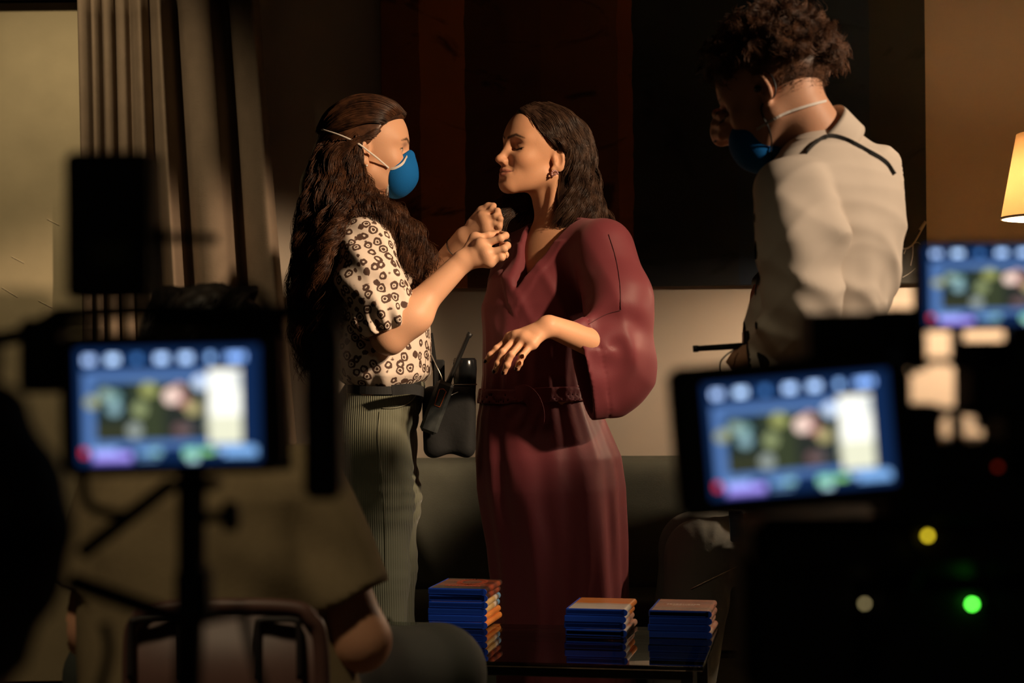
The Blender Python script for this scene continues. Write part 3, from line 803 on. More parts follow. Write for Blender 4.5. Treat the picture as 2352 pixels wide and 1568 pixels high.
def robe_skin(P):
    d = head_r.sdf(P)
    d = smin(d, head_r.neck(P, nb - fR * .005, .046, .053), .028)
    d = smin(d, chest_sdf(P), .045)
    # collar bones and the two neck cords
    d = smin(d, cap(P, nb + fR * .052 + lR * .012 + V(0, 0, -.030), shL + fR * .03 + V(0, 0, .018), .008, .008), .020)
    d = smin(d, cap(P, nb + fR * .052 - lR * .012 + V(0, 0, -.030), shR + fR * .03 + V(0, 0, .018), .008, .008), .020)
    d = smin(d, cap(P, head_r.w(-.022, .060, -.060), nb + fR * .050 + lR * .012 + V(0, 0, -.022), .010, .009), .018)
    return d
hk = [P3(1172, 776, DR - .345), P3(1187, 774, DR - .365), P3(1205, 778, DR - .380), P3(1222, 789, DR - .390)]
hf = [[P3(1141, 800, DR - .355), P3(1127, 815, DR - .355), P3(1117, 829, DR - .35)], [P3(1155, 808, DR - .385), P3(1144, 834, DR - .385), P3(1137, 852, DR - .378)],
      [P3(1175, 814, DR - .405), P3(1165, 838, DR - .405), P3(1158, 855, DR - .398)], [P3(1199, 818, DR - .412), P3(1193, 834, DR - .412), P3(1188, 846, DR - .408)]]
ht = [P3(1235, 765, DR - .325), P3(1205, 790, DR - .305), P3(1180, 808, DR - .310), P3(1165, 822, DR - .318)]
def robe_arm(P):
    d = cap(P, elb, wri, .044, .0265)
    h = hand_sdf(P, wri, hk, hf, ht, .0135, .0082, .026)
    return smin(d, h, .014)
def rough_body(P):
    d = cap(P, base_r + V(.00, -.06, .93), base_r + V(.00, -.07, .50), .065, .050)
    d = smin(d, cap(P, base_r + V(.00, -.07, .50), base_r + V(.02, -.08, .06), .055, .036), .03)
    d = smin(d, cap(P, base_r + V(-.02, .06, .93), base_r + V(-.02, .07, .50), .065, .050), .04)
    d = smin(d, cap(P, base_r + V(-.03, .08, .50), base_r + V(-.02, .08, .06), .055, .036), .03)
    for s, y in ((1, -.09), (-1, .08)): d = smin(d, cap(P, base_r + V(.03 * s, y, .035), base_r + V(.03 * s, y, .03) + fR * .15, .034, .026), .03)
    return smin(d, ell(P, P3(1255, 800, DR), (.09, .09, .26)), .06)
pv = [polygonize(robe_skin, head_r.o - V(.24, .24, .44), head_r.o + V(.24, .24, .16), .0024),
      polygonize(robe_arm, np.minimum(np.minimum(elb, wri), hf[0][2]) - .06, np.maximum(elb, wri) + .06, .0022),
      polygonize(rough_body, base_r + V(-.35, -.35, -.0), base_r + V(.35, .35, 1.32), .014)]
bv, bf = merge(pv)
woman_r = mk('person', bv, bf, m_skin, base=base_r, colors=head_r.colours(bv, SKIN_B, lip=(.50, .17, .125)))
tag(woman_r, 'smiling woman with wavy dark hair in a maroon robe, eyes lowered', 'person')

# nails
m_nail = mat('dark_nail_polish', (.035, .006, .006), .25)
def nail(parent, a_, b_, up, m, r=.0058):
    d_ = nrm(b_ - a_); u_ = nrm(up - d_ * (up @ d_)); s_ = np.cross(d_, u_); R_ = np.stack([d_, s_, u_], 1)
    v, q = polygonize(lambda P: ell(P, b_ - d_ * .001 + u_ * .0035, (r * 1.35, r, r * .62), R_), b_ - .016, b_ + .016, .0016)
    return mk('fingernail', v, q, m, parent)
for js in hf: nail(woman_r, js[-2], js[-1], V(-.5, -.75, .35), m_nail)

# ---- robe
m_robe = mat('maroon_satin', (.165, .034, .044), .52, spec=.30, sheen=.15, sheencol=(.9, .5, .5), bump=(420, .10))
Z = lambda py, d=DR: P3(1176, py, d)[2]
def rr_(py, x0, x1, b, d=DR):
    """row from the outline x0..x1 at height py; b half depth"""
    p0, p1 = P3(x0, py, d), P3(x1, py, d); return (p0[2], (p0[0] + p1[0]) / 2, d, (p1[0] - p0[0]) / 2, b, 0.0)
rows_r = [rr_(585, 1172, 1402, .120), rr_(640, 1122, 1400, .135), rr_(700, 1106, 1392, .14), rr_(780, 1108, 1372, .135), rr_(860, 1110, 1362, .130), rr_(905, 1106, 1368, .130),
          rr_(960, 1096, 1388, .145), rr_(1050, 1091, 1424, .165), rr_(1120, 1095, 1433, .175), rr_(1250, 1120, 1437, .18), rr_(1370, 1132, 1440, .185), rr_(1560, 1140, 1452, .19), rr_(1690, 1140, 1458, .19)]
def robe_fold(phi, z):
    low = np.clip((Z(900) - z) / .35, 0, 1)
    f = low * (.030 * np.sin(7 * phi + 1.3 + 1.2 * z) + .020 * np.sin(13 * phi + 3 * z) + .012 * np.sin(19 * phi - 2 * z))
    mid = np.clip(1 - np.abs(z - Z(880)) / .22, 0, 1)
    return f + mid * (.022 * np.sin(11 * phi + 6 * z) + .012 * np.sin(23 * phi + 2.0))
vB = P3(1184, 668, DR); vN = nb + V(0, 0, .03)
def robe_main(P):
    d = loft(P, rows_r, robe_fold, top=True, edge=.08)
    d = smin(d, fcap(P, shL + V(0, 0, .012), nb + V(.01, 0, -.012), .064, .066, fR, .9), .05)
    d = smin(d, fcap(P, shR + V(0, 0, .004), nb + V(-.01, 0, -.018), .060, .064, fR, .9), .05)
    d = smin(d, fcap(P, shL, P3(1412, 700, DR - .19), .072, .080, lR, .95), .04)
    d = smin(d, fcap(P, shR, P3(1160, 700, DR + .15), .060, .062, lR, .95), .05)
    d = smin(d, chest_sdf(P) - .014, .03)
    # soft diagonal drapery folds on the chest
    q = P - P3(1300, 650, DR).astype(np.float32); a_ = q @ nrm(V(.75, 0, .66)).astype(np.float32)
    ch = np.exp(-((P[:, 2] - Z(690)) / .13) ** 2)
    return d - .0070 * ch * ridges(P, V(.75, 0, .66), 70, .9, .6) - .003 * np.clip((Z(960) - P[:, 2]) / .2, 0, 1) * ridges(P, V(1, .4, .06), 64, 1.2, 2.0)
vA = march(robe_main, 1183, 662, 3.6); vL = march(robe_main, 1272, 552, 3.6); vR = march(robe_main, 1196, 556, 3.6)
nL = nrm(np.cross(vL - vA, fR)); nR = nrm(np.cross(vR - vA, fR))
if nL @ (vR - vA) > 0: nL = -nL
if nR @ (vL - vA) > 0: nR = -nR
def v_open(P):
    """wedge of the open neckline between two planes through its edges"""
    q = P - vA.astype(np.float32)
    return np.maximum(np.maximum(q @ nL.astype(np.float32), q @ nR.astype(np.float32)), -(q @ fR.astype(np.float32) + .15))
def collar_cut(P):
    return cap(P, nb + V(0, 0, -.02), nb + V(-.02, 0, .16), .058, .080)
def robe_body(P):
    d = robe_main(P); vo = v_open(P)
    band = np.clip(1 - np.abs(vo - .017) / .017, 0, 1)
    d = d - .0035 * np.clip(band * 4, 0, 1) * (P[:, 2] < Z(560))
    d = smax(d, -vo, .006)
    return smax(d, -collar_cut(P), .010)
# wide sleeve of the near arm
cufT, cufB = P3(1316, 742, DR - .31), P3(1347, 946, DR - .26)
nS = nrm(np.cross(cufB - cufT, elb - (cufT + cufB) / 2))
ew = nrm((cufT + cufB) / 2 - elb)
def sleeve(P):
    a0 = P3(1402, 630, DR - .185)
    d = cap(P, shL + V(.01, 0, .0), P3(1424, 690, DR - .22), .074, .080)
    d = smin(d, cap(P, P3(1420, 690, DR - .22), P3(1416, 800, DR - .245), .078, .072), .04)
    e = fcap(P, P3(1404, 842, DR - .25), P3(1362, 850, DR - .275), .130, .128, nS, .34)
    e = np.minimum(e, fcap(P, P3(1404, 842, DR - .25), P3(1318, 850, DR - .30), .130, .122, nS, .34))
    d = smin(d, e, .045)
    q = P - P3(1400, 800, DR - .25).astype(np.float32)
    r_ = np.sqrt(q[:, 0] ** 2 + q[:, 2] ** 2)
    d = d + .0040 * np.sin(r_ * 80 + 1.2 * np.arctan2(q[:, 2], q[:, 0])) * np.exp(-(r_ / .15) ** 2) - .0042 * ridges(P, V(.8, 0, .5), 58, 1.0, 1.0)
    # cuff plane, then hollow
    cut = (P - ((cufT + cufB) / 2).astype(np.float32)) @ ew.astype(np.float32)
    d = smax(d, cut, .004)
    inn = fcap(P, P3(1400, 846, DR - .25), P3(1310, 850, DR - .305), .112, .112, nS, .30)
    d = smax(d, -np.maximum(inn, -(cut + .085)), .004)
    # stitched cuff band
    return d + .0022 * np.exp(-((cut + .042) / .0035) ** 2) * (1 + .8 * np.sin(P[:, 2] * 480))
def robe_all(P): return smin(robe_body(P), sleeve(P), .022)
lo_b = V(P3(1070, 600, DR)[0] - .02, DR - .48, 0.02); hi_b = V(P3(1470, 600, DR)[0] + .03, DR + .30, Z(495))
v, q = polygonize(robe_all, lo_b, hi_b, .0048)
robe = mk('robe', v, q, m_robe, woman_r, label='maroon wrap robe with wide cuffed sleeves')
# sash, knot loop
def sash(P): return np.abs(loft(P, [(a_, b_, c_, d_ + .005, e_ + .005, f_) for a_, b_, c_, d_, e_, f_ in rows_r], lambda p, z: robe_fold(p, z) * .6, top=False, bottom=False)) - .004
v, q = polygonize(lambda P: np.maximum(sash(P), np.abs(P[:, 2] - Z(903) - .03 * (P[:, 0] - base_r[0])) - .020), V(lo_b[0], DR - .25, Z(950)), V(hi_b[0], DR + .25, Z(850)), .006)
mk('sash', v, q, m_robe, robe)
kb = march(robe_all, 1186, 905, 3.5) + V(0, -.012, 0)
kp = spline([kb, kb + V(.022, -.016, .004), kb + V(.042, -.020, -.016), kb + V(.052, -.014, -.052), kb + V(.046, -.010, -.092), kb + V(.036, -.012, -.112)], 40)
Tk = np.gradient(kp, axis=0); Tk /= np.linalg.norm(Tk, axis=1)[:, None]
rv, rf = ribbon(kp, .040, .003, np.cross(Tk, V(.25, 1, 0)[None])); mk('sash_loop', rv, rf, m_robe, robe, smooth=False)
m_rs = mat('maroon_seam', (.09, .02, .026), .7)
for px_ in ([(1398, 538), (1414, 590), (1424, 650), (1426, 712)], [(1426, 712), (1392, 722), (1352, 744)]):
    MB().tube(march_line(robe_all, px_, 24, .0006, d0=3.6), .0010, 5).build('seam', m_rs, robe, smooth=True)

# ---- hair
m_hair_r = hair_material('hair_dark_brown', (.026, .014, .010), (.088, .048, .030), .34)
def hw(*p): return head_r.w(*p)
g_near = [[hw(.070, .004, .088), hw(.058, .050, .062), hw(.030, .076, .030), hw(-.012, .085, .018), hw(-.040, .084, -.010), hw(-.050, .088, -.070), hw(-.046, .094, -.130), hw(-.040, .086, -.195)],
          [hw(.060, .004, .100), hw(.035, .062, .078), hw(-.005, .084, .040), hw(-.045, .090, .000), hw(-.062, .096, -.060), hw(-.068, .104, -.120), hw(-.074, .104, -.200)],
          [hw(.035, .003, .114), hw(.005, .062, .094), hw(-.045, .086, .045), hw(-.080, .090, -.020), hw(-.095, .104, -.090), hw(-.108, .112, -.150), hw(-.100, .104, -.210)],
          [hw(.000, .002, .121), hw(-.045, .056, .096), hw(-.090, .070, .040), hw(-.115, .076, -.030), hw(-.134, .086, -.100), hw(-.166, .096, -.155), hw(-.176, .088, -.205)],
          [hw(-.045, .002, .118), hw(-.090, .040, .085), hw(-.118, .046, .030), hw(-.136, .050, -.040), hw(-.152, .056, -.105), hw(-.184, .062, -.150), hw(-.200, .050, -.195)],
          [hw(-.080, .000, .098), hw(-.112, .015, .062), hw(-.126, .012, .010), hw(-.138, .010, -.050), hw(-.148, .008, -.110), hw(-.164, .004, -.150), hw(-.168, .000, -.195)]]
g_far = [[hw(.070, -.004, .088), hw(.056, -.050, .064), hw(.030, -.078, .025), hw(.008, -.084, -.040), hw(.010, -.086, -.090), hw(.030, -.090, -.135), hw(.060, -.100, -.160)],
         [hw(.030, -.003, .114), hw(-.005, -.066, .088), hw(-.030, -.088, .020), hw(-.030, -.090, -.060), hw(-.015, -.092, -.120), hw(.015, -.095, -.175)],
         [hw(-.020, -.002, .120), hw(-.060, -.055, .090), hw(-.095, -.070, .020), hw(-.105, -.072, -.060), hw(-.100, -.072, -.130), hw(-.085, -.070, -.200)],
         [hw(-.080, .000, .098), hw(-.112, -.020, .060), hw(-.126, -.030, .000), hw(-.135, -.030, -.070), hw(-.132, -.030, -.130), hw(-.120, -.030, -.195)]]
lock = [[hw(-.02, -.075, .02), hw(.000, -.085, -.050), P3(1205, 452, DR + .06), P3(1180, 468, DR + .05), P3(1150, 480, DR + .03), P3(1128, 500, DR + .02), P3(1140, 530, DR + .02), P3(1165, 560, DR + .02)],
        [hw(-.03, -.075, .00), hw(-.010, -.085, -.060), P3(1215, 470, DR + .06), P3(1195, 490, DR + .05), P3(1172, 505, DR + .03), P3(1160, 525, DR + .02), P3(1168, 550, DR + .02), P3(1180, 575, DR + .02)]]
def cap_hair(P):
    L = head_r.loc(P); d = head_r.skull(L) - .004
    hl = L[:, 0] * .62 + .78 * (-.0) - (.058 - np.clip(np.abs(L[:, 1]) - .02, 0, 1) * .55) * .0
    front = L[:, 0] - (.084 - .9 * np.abs(L[:, 1]) * .55) - .35 * (L[:, 2] - .085)
    low = -(L[:, 2] + .015 + .9 * np.clip(L[:, 0] + .02, -.1, .1) * -1.1)
    d = smax(d, np.maximum(front, -.9 * (L[:, 2] - (-.03 + np.clip((L[:, 0] + .02) * 1.3, 0, .2)))), .006)
    return d * head_r.s
cv_, cq_ = polygonize(cap_hair, head_r.o - .16, head_r.o + .16, .004)
def under_hair(P):
    d = chain(P, [hw(-.06, .01, .02), hw(-.085, .015, -.06), hw(-.088, .020, -.14)], [.066, .058, .050], .03)
    return smin(d, chain(P, [hw(-.03, .070, -.03), hw(-.055, .075, -.10), hw(-.060, .070, -.165)], [.010, .022, .020], .02), .03)
uv_, uq_ = polygonize(under_hair, head_r.o - V(.25, .25, .28), head_r.o + .2, .006)
hv, hq = merge([(cv_, cq_), (uv_, uq_), hair_mesh(g_near, 5600, 34, (.006, .018), (.0006, .0120), 3.6, 120, .00052, .00030, .10, 3, .0002, axis=(1, 0, .15)),
                hair_mesh(g_near[:4], 1800, 30, (.004, .008), (.0002, .0100), 3.6, 160, .00050, .00030, .10, 13, .0002, axis=(1, 0, .15)),
                hair_mesh(g_far, 1500, 22, (.004, .014), (.0003, .007), 2.0, 30, .0006, .0003, .12, 4, .0006),
                hair_mesh(lock, 110, 24, (.003, .007), (.0005, .004), 2.0, 10, .0006, .0003, .15, 5, .0006)])
mk('hair', hv, hq, m_hair_r, woman_r)
# earring: a cluster of small pink stones
er = head_r.w(-.006, .0815, -.055); m_gem = mat('rose_crystal', (.75, .42, .40), .12, metal=.55)
ear = MB()
for k in range(11):
    t = k / 11 * 6.283; rr = .0075 if k < 8 else .0025
    c = er + V(math.cos(t) * rr, -.002 - (.003 if k >= 8 else 0), math.sin(t) * rr)
    ear.lathe(c - V(0, 0, .0032), [(0, 0), (.0026, .0014), (.0032, .0032), (.0026, .005), (0, .0064)], n=8)
ear.build('earring', m_gem, woman_r, smooth=True, label='round cluster earring of small rose stones')
# ================================================================ woman with the blue mask, facing right
DM = 4.48
base_m = P3(868, 784, DM) * np.array([1, 1, 0])
mS = 4000 / DM
head_m = Head(P3(846, 341, DM), frame(math.radians(7), math.radians(-2)), 1.06, smile=.3, eye='open')
fM = V(1, 0, 0)
nbm = P3(838, 505, DM + .01)
sNm, sFm = P3(838, 556, DM - .165), P3(848, 556, DM + .165)
elbM, wriM = P3(893, 772, DM - .20), P3(1060, 602, DM - .17)
def masked_skin(P):
    d = head_m.sdf(P)
    d = smin(d, head_m.neck(P, nbm, .046, .053), .028)
    d = smin(d, fcap(P, sNm + V(0, .05, 0), sFm - V(0, .05, 0), .055, .055, fM, .9), .05)
    return smin(d, ell(P, P3(862, 640, DM), (.095, .12, .15)), .05)
mk_ = [P3(1092, 548, DM - .150), P3(1106, 563, DM - .185), P3(1118, 582, DM - .195), P3(1124, 600, DM - .190)]
mf_ = [[P3(1122, 540, DM - .145), P3(1142, 538, DM - .130), P3(1150, 541, DM - .115)], [P3(1150, 547, DM - .197), P3(1161, 541, DM - .172), P3(1152, 537, DM - .148)],
       [P3(1158, 571, DM - .202), P3(1165, 564, DM - .178), P3(1153, 562, DM - .155)], [P3(1152, 591, DM - .197), P3(1160, 585, DM - .176), P3(1150, 586, DM - .155)]]
mt_ = [P3(1088, 572, DM - .125), P3(1112, 556, DM - .105), P3(1132, 544, DM - .105), P3(1144, 538, DM - .112)]
def masked_arm(P):
    d = cap(P, P3(868, 640, DM - .19), elbM, .046, .042)
    d = smin(d, cap(P, elbM, wriM, .044, .0275), .02)
    d = smin(d, ell(P, P3(935, 728, DM - .205), (.060, .046, .046)), .04)
    return smin(d, hand_sdf(P, wriM, mk_, mf_, mt_, .0150, .0092, .027), .014)
elF, wrF = P3(948, 700, DM + .20), P3(1066, 546, DM + .05)
fk = [P3(1108, 497, DM + .020), P3(1115, 507, DM + .01), P3(1119, 518, DM + .005), P3(1119, 530, DM + .005)]
ff = [[P3(1130, 482, DM + .01), P3(1143, 484, DM), P3(1148, 494, DM)], [P3(1138, 497, DM - .005), P3(1149, 502, DM - .01), P3(1150, 512, DM - .005)],
      [P3(1138, 514, DM - .005), P3(1147, 520, DM - .01), P3(1146, 530, DM - .005)], [P3(1135, 530, DM), P3(1143, 538, DM - .005), P3(1140, 546, DM)]]
ft = [P3(1084, 512, DM + .04), P3(1106, 484, DM + .04), P3(1122, 474, DM + .03), P3(1134, 472, DM + .02)]
def masked_far_arm(P):
    d = cap(P, sFm, elF, .045, .040); d = smin(d, cap(P, elF, wrF, .041, .027), .02)
    return smin(d, hand_sdf(P, wrF, fk, ff, ft, .0135, .0080, .025), .014)
def masked_low(P):
    d = ell(P, P3(868, 860, DM), (.085, .11, .22))
    for y in (-.075, .075):
        e = chain(P, [base_m + V(0, y, .95), base_m + V(0, y, .5), base_m + V(0, y, .05)], [.06, .045, .034], .02); e = smin(e, cap(P, base_m + V(-.01, y, .035), base_m + V(.13, y, .028), .034, .026), .02)
        d = smin(d, e, .02)
    return d
bv, bf = merge([polygonize(masked_skin, head_m.o - V(.22, .26, .46), head_m.o + V(.20, .26, .16), .0032),
                polygonize(masked_arm, V(P3(850, 0, DM)[0] - .05, DM - .30, P3(0, 860, DM)[2]), V(P3(1175, 0, DM)[0], DM - .05, P3(0, 505, DM)[2]), .0024),
                polygonize(masked_far_arm, V(P3(830, 0, DM)[0], DM - .06, P3(0, 760, DM)[2]), V(P3(1170, 0, DM)[0], DM + .28, P3(0, 455, DM)[2]), .0034),
                polygonize(masked_low, base_m + V(-.14, -.16, -.005), base_m + V(.22, .16, 1.25), .012)])
woman_m = mk('person', bv, bf, m_skin, base=base_m, colors=head_m.colours(bv, SKIN_A))
tag(woman_m, 'woman with long curly hair and blue mask in a paisley blouse, adjusting the other woman', 'person')
m_bnail = mat('blue_nail_polish', (.05, .10, .16), .2)
nail(woman_m, mt_[2], mt_[3], V(0, -.5, .9), m_bnail, .0062)
rg_c = mf_[3][0] * .45 + mf_[3][1] * .55; rg_d = nrm(mf_[3][1] - mf_[3][0])
MB().lathe(rg_c - rg_d * .0015, [(.0082, 0), (.0092, .0005), (.0092, .0025), (.0082, .003)], axis=rg_d, n=20, closed=True).build('ring', mat('gold', (.8, .5, .2), .2, metal=1), woman_m, smooth=True)
bc = wrF * .86 + elF * .14; bd = nrm(wrF - elF)
th = np.linspace(0, 2 * math.pi, 33)[:-1]; u1 = nrm(np.cross(bd, V(0, 1, 0))); u2 = np.cross(bd, u1)
MB().tube([bc + (math.cos(t) * u1 + math.sin(t) * u2) * .031 + bd * .006 * math.cos(t + 1) for t in th], .0012, 6, closed=True).build('bracelet', mat('dark_cord', (.02, .015, .01), .6), woman_m, smooth=True)

# ---- blouse
m_blouse = bpy.data.materials.new('paisley_print'); m_blouse.use_nodes = True
nt = m_blouse.node_tree; b_ = nt.nodes['Principled BSDF']; b_.inputs['Roughness'].default_value = .75; b_.inputs['Specular IOR Level'].default_value = .2
tc = nt.nodes.new('ShaderNodeTexCoord'); mp = nt.nodes.new('ShaderNodeMapping'); mp.inputs['Rotation'].default_value = (.3, .5, .2)
nt.links.new(tc.outputs['Object'], mp.inputs[0])
nz = nt.nodes.new('ShaderNodeTexNoise'); nz.inputs['Scale'].default_value = 60; nt.links.new(mp.outputs[0], nz.inputs['Vector'])
dv = nt.nodes.new('ShaderNodeVectorMath'); dv.operation = 'MULTIPLY_ADD'; dv.inputs[1].default_value = (.010,) * 3
nt.links.new(nz.outputs['Color'], dv.inputs[0]); nt.links.new(mp.outputs[0], dv.inputs[2])
vo = nt.nodes.new('ShaderNodeTexVoronoi'); vo.inputs['Scale'].default_value = 40; vo.inputs['Randomness'].default_value = .5; nt.links.new(dv.outputs[0], vo.inputs['Vector'])
rp = nt.nodes.new('ShaderNodeValToRGB'); rp.color_ramp.interpolation = 'LINEAR'; e = rp.color_ramp.elements
CR, BR = (.72, .60, .50, 1), (.075, .042, .030, 1)
e[0].position = 0; e[0].color = BR; e[1].position = .17; e[1].color = BR
for p_, c_ in ((.20, CR), (.27, CR), (.30, BR), (.46, (.10, .055, .04, 1)), (.50, CR), (1, CR)): e.new(p_).color = c_
nt.links.new(vo.outputs['Distance'], rp.inputs[0]); nt.links.new(rp.outputs[0], b_.inputs['Base Color'])
ZM = lambda py: P3(1176, py, DM)[2]
def rm(py, x0, x1, b, d=DM):
    p0, p1 = P3(x0, py, d), P3(x1, py, d); return (p0[2], (p0[0] + p1[0]) / 2, d, (p1[0] - p0[0]) / 2, b, 0.0)
rows_b = [rm(515, 778, 912, .12), rm(545, 752, 930, .155), rm(600, 742, 962, .165), rm(660, 738, 984, .165), rm(740, 742, 990, .160), rm(810, 752, 990, .160), rm(860, 768, 988, .158), rm(884, 790, 972, .145), rm(900, 800, 966, .135)]
def bl_fold(phi, z):
    lo = np.clip((ZM(700) - z) / .2, 0, 1)
    return lo * (.022 * np.sin(9 * phi + 8 * z) + .012 * np.sin(17 * phi - 5 * z)) + .007 * np.sin(6 * phi + 22 * z)
def blouse(P):
    d = loft(P, rows_b, bl_fold, edge=.05)
    d = smin(d, fcap(P, sNm + V(0, .03, .004), nbm + V(-.005, -.02, -.02), .068, .062, fM, .95), .04)
    d = smin(d, fcap(P, sFm + V(0, -.03, .004), nbm + V(-.005, .02, -.02), .068, .062, fM, .95), .04)
    # near sleeve, full above a gathered cuff at the elbow
    s = chain(P, [sNm + V(.0, .01, -.01), P3(850, 640, DM - .195), P3(880, 715, DM - .20), P3(893, 752, DM - .20)], [.074, .078, .074, .056], .03)
    q = P - P3(890, 750, DM - .20).astype(np.float32); ax = nrm(P3(896, 768, DM - .20) - P3(870, 690, DM - .198)).astype(np.float32)
    t = q @ ax; an = np.arctan2(q[:, 1], q[:, 0] * ax[2] - q[:, 2] * ax[0])
    g = np.exp(-(t / .045) ** 2); s = s + g * .0065 * np.sin(13 * an) + .004 * np.sin(P[:, 2] * 70 + P[:, 0] * 45)
    s = smax(s, t - .012, .006)
    s = smax(s, -cap(P, P3(884, 735, DM - .2), P3(905, 790, DM - .2), .046, .050), .004)
    d = smin(d, s, .022)
    f2 = chain(P, [sFm + V(0, -.01, -.01), P3(870, 640, DM + .20), P3(930, 690, DM + .20)], [.072, .074, .062], .03)
    d = smin(d, f2, .022)
    d = d - .0060 * ridges(P, V(.8, 0, .55), 75, 1.0, .3) * np.clip((P[:, 2] - ZM(800)) / .1, 0, 1)
    return smax(d, -cap(P, nbm + V(.006, 0, .0), nbm + V(.03, 0, .12), .056, .075), .008)
v, q = polygonize(blouse, V(P3(715, 0, DM)[0], DM - .33, ZM(915)), V(P3(1015, 0, DM)[0], DM + .33, ZM(480)), .0046)
mk('blouse', v, q, m_blouse, woman_m, label='cream blouse with a brown paisley print')

# ---- trousers
m_cord = mat('green_corduroy', (.125, .130, .088), .85, spec=.15, sheen=.3)
nt = m_cord.node_tree; b_ = nt.nodes['Principled BSDF']; tc = nt.nodes.new('ShaderNodeTexCoord'); wv = nt.nodes.new('ShaderNodeTexWave'); wv.bands_direction = 'X'
wv.inputs['Scale'].default_value = 58; wv.inputs['Distortion'].default_value = .15; nt.links.new(tc.outputs['Object'], wv.inputs['Vector'])
bp = nt.nodes.new('ShaderNodeBump'); bp.inputs['Strength'].default_value = .9; bp.inputs['Distance'].default_value = .0016; nt.links.new(wv.outputs['Fac'], bp.inputs['Height']); nt.links.new(bp.outputs['Normal'], b_.inputs['Normal'])
rows_t = [rm(872, 798, 978, .130), rm(905, 778, 976, .135), rm(960, 758, 962, .155), rm(1010, 752, 950, .165), rm(1060, 758, 950, .165), rm(1100, 765, 950, .15)]
def trousers(P):
    d = loft(P, rows_t, None, edge=.02)
    for y, k in ((-.082, 0), (.082, 8)):
        c = chain(P, [P3(858 + k, 1010, DM) + V(0, y, 0), P3(868 + k, 1150, DM) + V(0, y, 0), P3(870 + k, 1310, DM) + V(0, y, 0), P3(876 + k, 1480, DM) + V(0, y, 0), V(base_m[0] + .005, DM + y, .10)], [.094, .093, .080, .070, .072], .03)
        d = smin(d, c, .03)
    fr = P[:, 0] - base_m[0]
    wr = np.exp(-((P[:, 2] - ZM(1010)) / .10) ** 2) + .8 * np.exp(-((P[:, 2] - ZM(1200)) / .12) ** 2)
    d = d + .0026 * wr * np.clip(.4 + fr * 9, 0, 1.2) * np.sin(P[:, 2] * 120 + fr * 30 + 3.2 * np.sin(P[:, 2] * 27) + 2 * np.sin(P[:, 1] * 30))
    return smax(d, .075 - P[:, 2], .004)
v, q = polygonize(trousers, V(P3(735, 0, DM)[0], DM - .22, .06), V(P3(985, 0, DM)[0], DM + .22, ZM(862)), .006)
trs = mk('trousers', v, q, m_cord, woman_m, label='dark green corduroy trousers')
def lp(pts, n=24, lift=.003): return march_line(trousers, pts, n, lift, d0=3.6)
m_seam = mat('cord_seam', (.16, .16, .11), .8)
MB().tube(lp([(878, 937), (910, 936), (940, 925), (958, 905)]), .0016, 6).build('pocket_edge', m_seam, trs, smooth=True)
MB().tube(lp([(872, 945), (868, 1010), (878, 1100), (884, 1200), (886, 1330)], 40, .002), .0012, 6).build('side_seam', m_seam, trs, smooth=True)
rv, rf = ribbon(lp([(800, 893), (850, 896), (900, 896), (940, 892), (966, 884)], 30, .005), .020, .004, V(0, 0, 1)); mk('belt', rv, rf, mat('black_belt', (.012, .012, .011), .7), woman_m, smooth=False)

# ---- mask
m_mask = mat('blue_mask_fabric', (.008, .135, .44), .85, spec=.15, bump=(700, .35))
m_white = mat('white_elastic', (.72, .66, .60), .6)
def mloc(P): return head_m.loc(P)
def mask_f(P):
    L = mloc(P); ay = np.abs(L[:, 1])
    d = ell(L, (.072, 0, -.062), (.0490, .060, .058), np.array([[.97, 0, .24], [0, 1, 0], [-.24, 0, .97]]))
    d = smin(d, cap(L, (.100, 0, -.012), (.088, 0, -.060), .012, .030), .02)
    d = smax(d, L[:, 2] + .047 - .90 * (L[:, 0] - .046), .003)
    d = smax(d, .047 - L[:, 0], .004)
    return d * head_m.s
v, q = polygonize(mask_f, head_m.w(.09, 0, -.06) - .10, head_m.w(.09, 0, -.06) + .10, .0026)
msk = mk('mask', v, q, m_mask, woman_m, label='blue cup-shaped face mask')
def pick(f, pts, n, lift, **k): return march_line(f, pts, n, lift, **k)
rv, rf = ribbon(pick(mask_f, [(893, 388), (907, 386), (924, 376), (935, 359)], 20, .0012, d0=3.8), .0062, .0016, V(0, 0, 1)); mk('nose_strip', rv, rf, m_white, msk, smooth=False)
def fl(P):
    L = mloc(P); d = ell(L, (.066, 0, -.074), (.040, .053, .052), np.array([[.94, 0, .34], [0, 1, 0], [-.34, 0, .94]]))
    return smax(d, np.abs(.047 - L[:, 0] + .1 * (L[:, 2] + .07)) - .006, .004) * head_m.s
v, q = polygonize(fl, head_m.w(.07, 0, -.07) - .10, head_m.w(.07, 0, -.07) + .10, .003); mk('inner_flange', v, q, m_white, msk, label='pale inner edge')
sk_m = lambda P: np.minimum(head_m.sdf(P) - .001, (head_m.skull(head_m.loc(P)) - .017) * head_m.s)
rv, rf = ribbon(pick(sk_m, [(893, 386), (868, 364), (846, 347), (820, 328), (780, 310), (738, 297)], 30, .003, d0=3.8), .0045, .0014, V(0, 0, 1)); mk('strap', rv, rf, m_white, msk, label='white elastic strap')

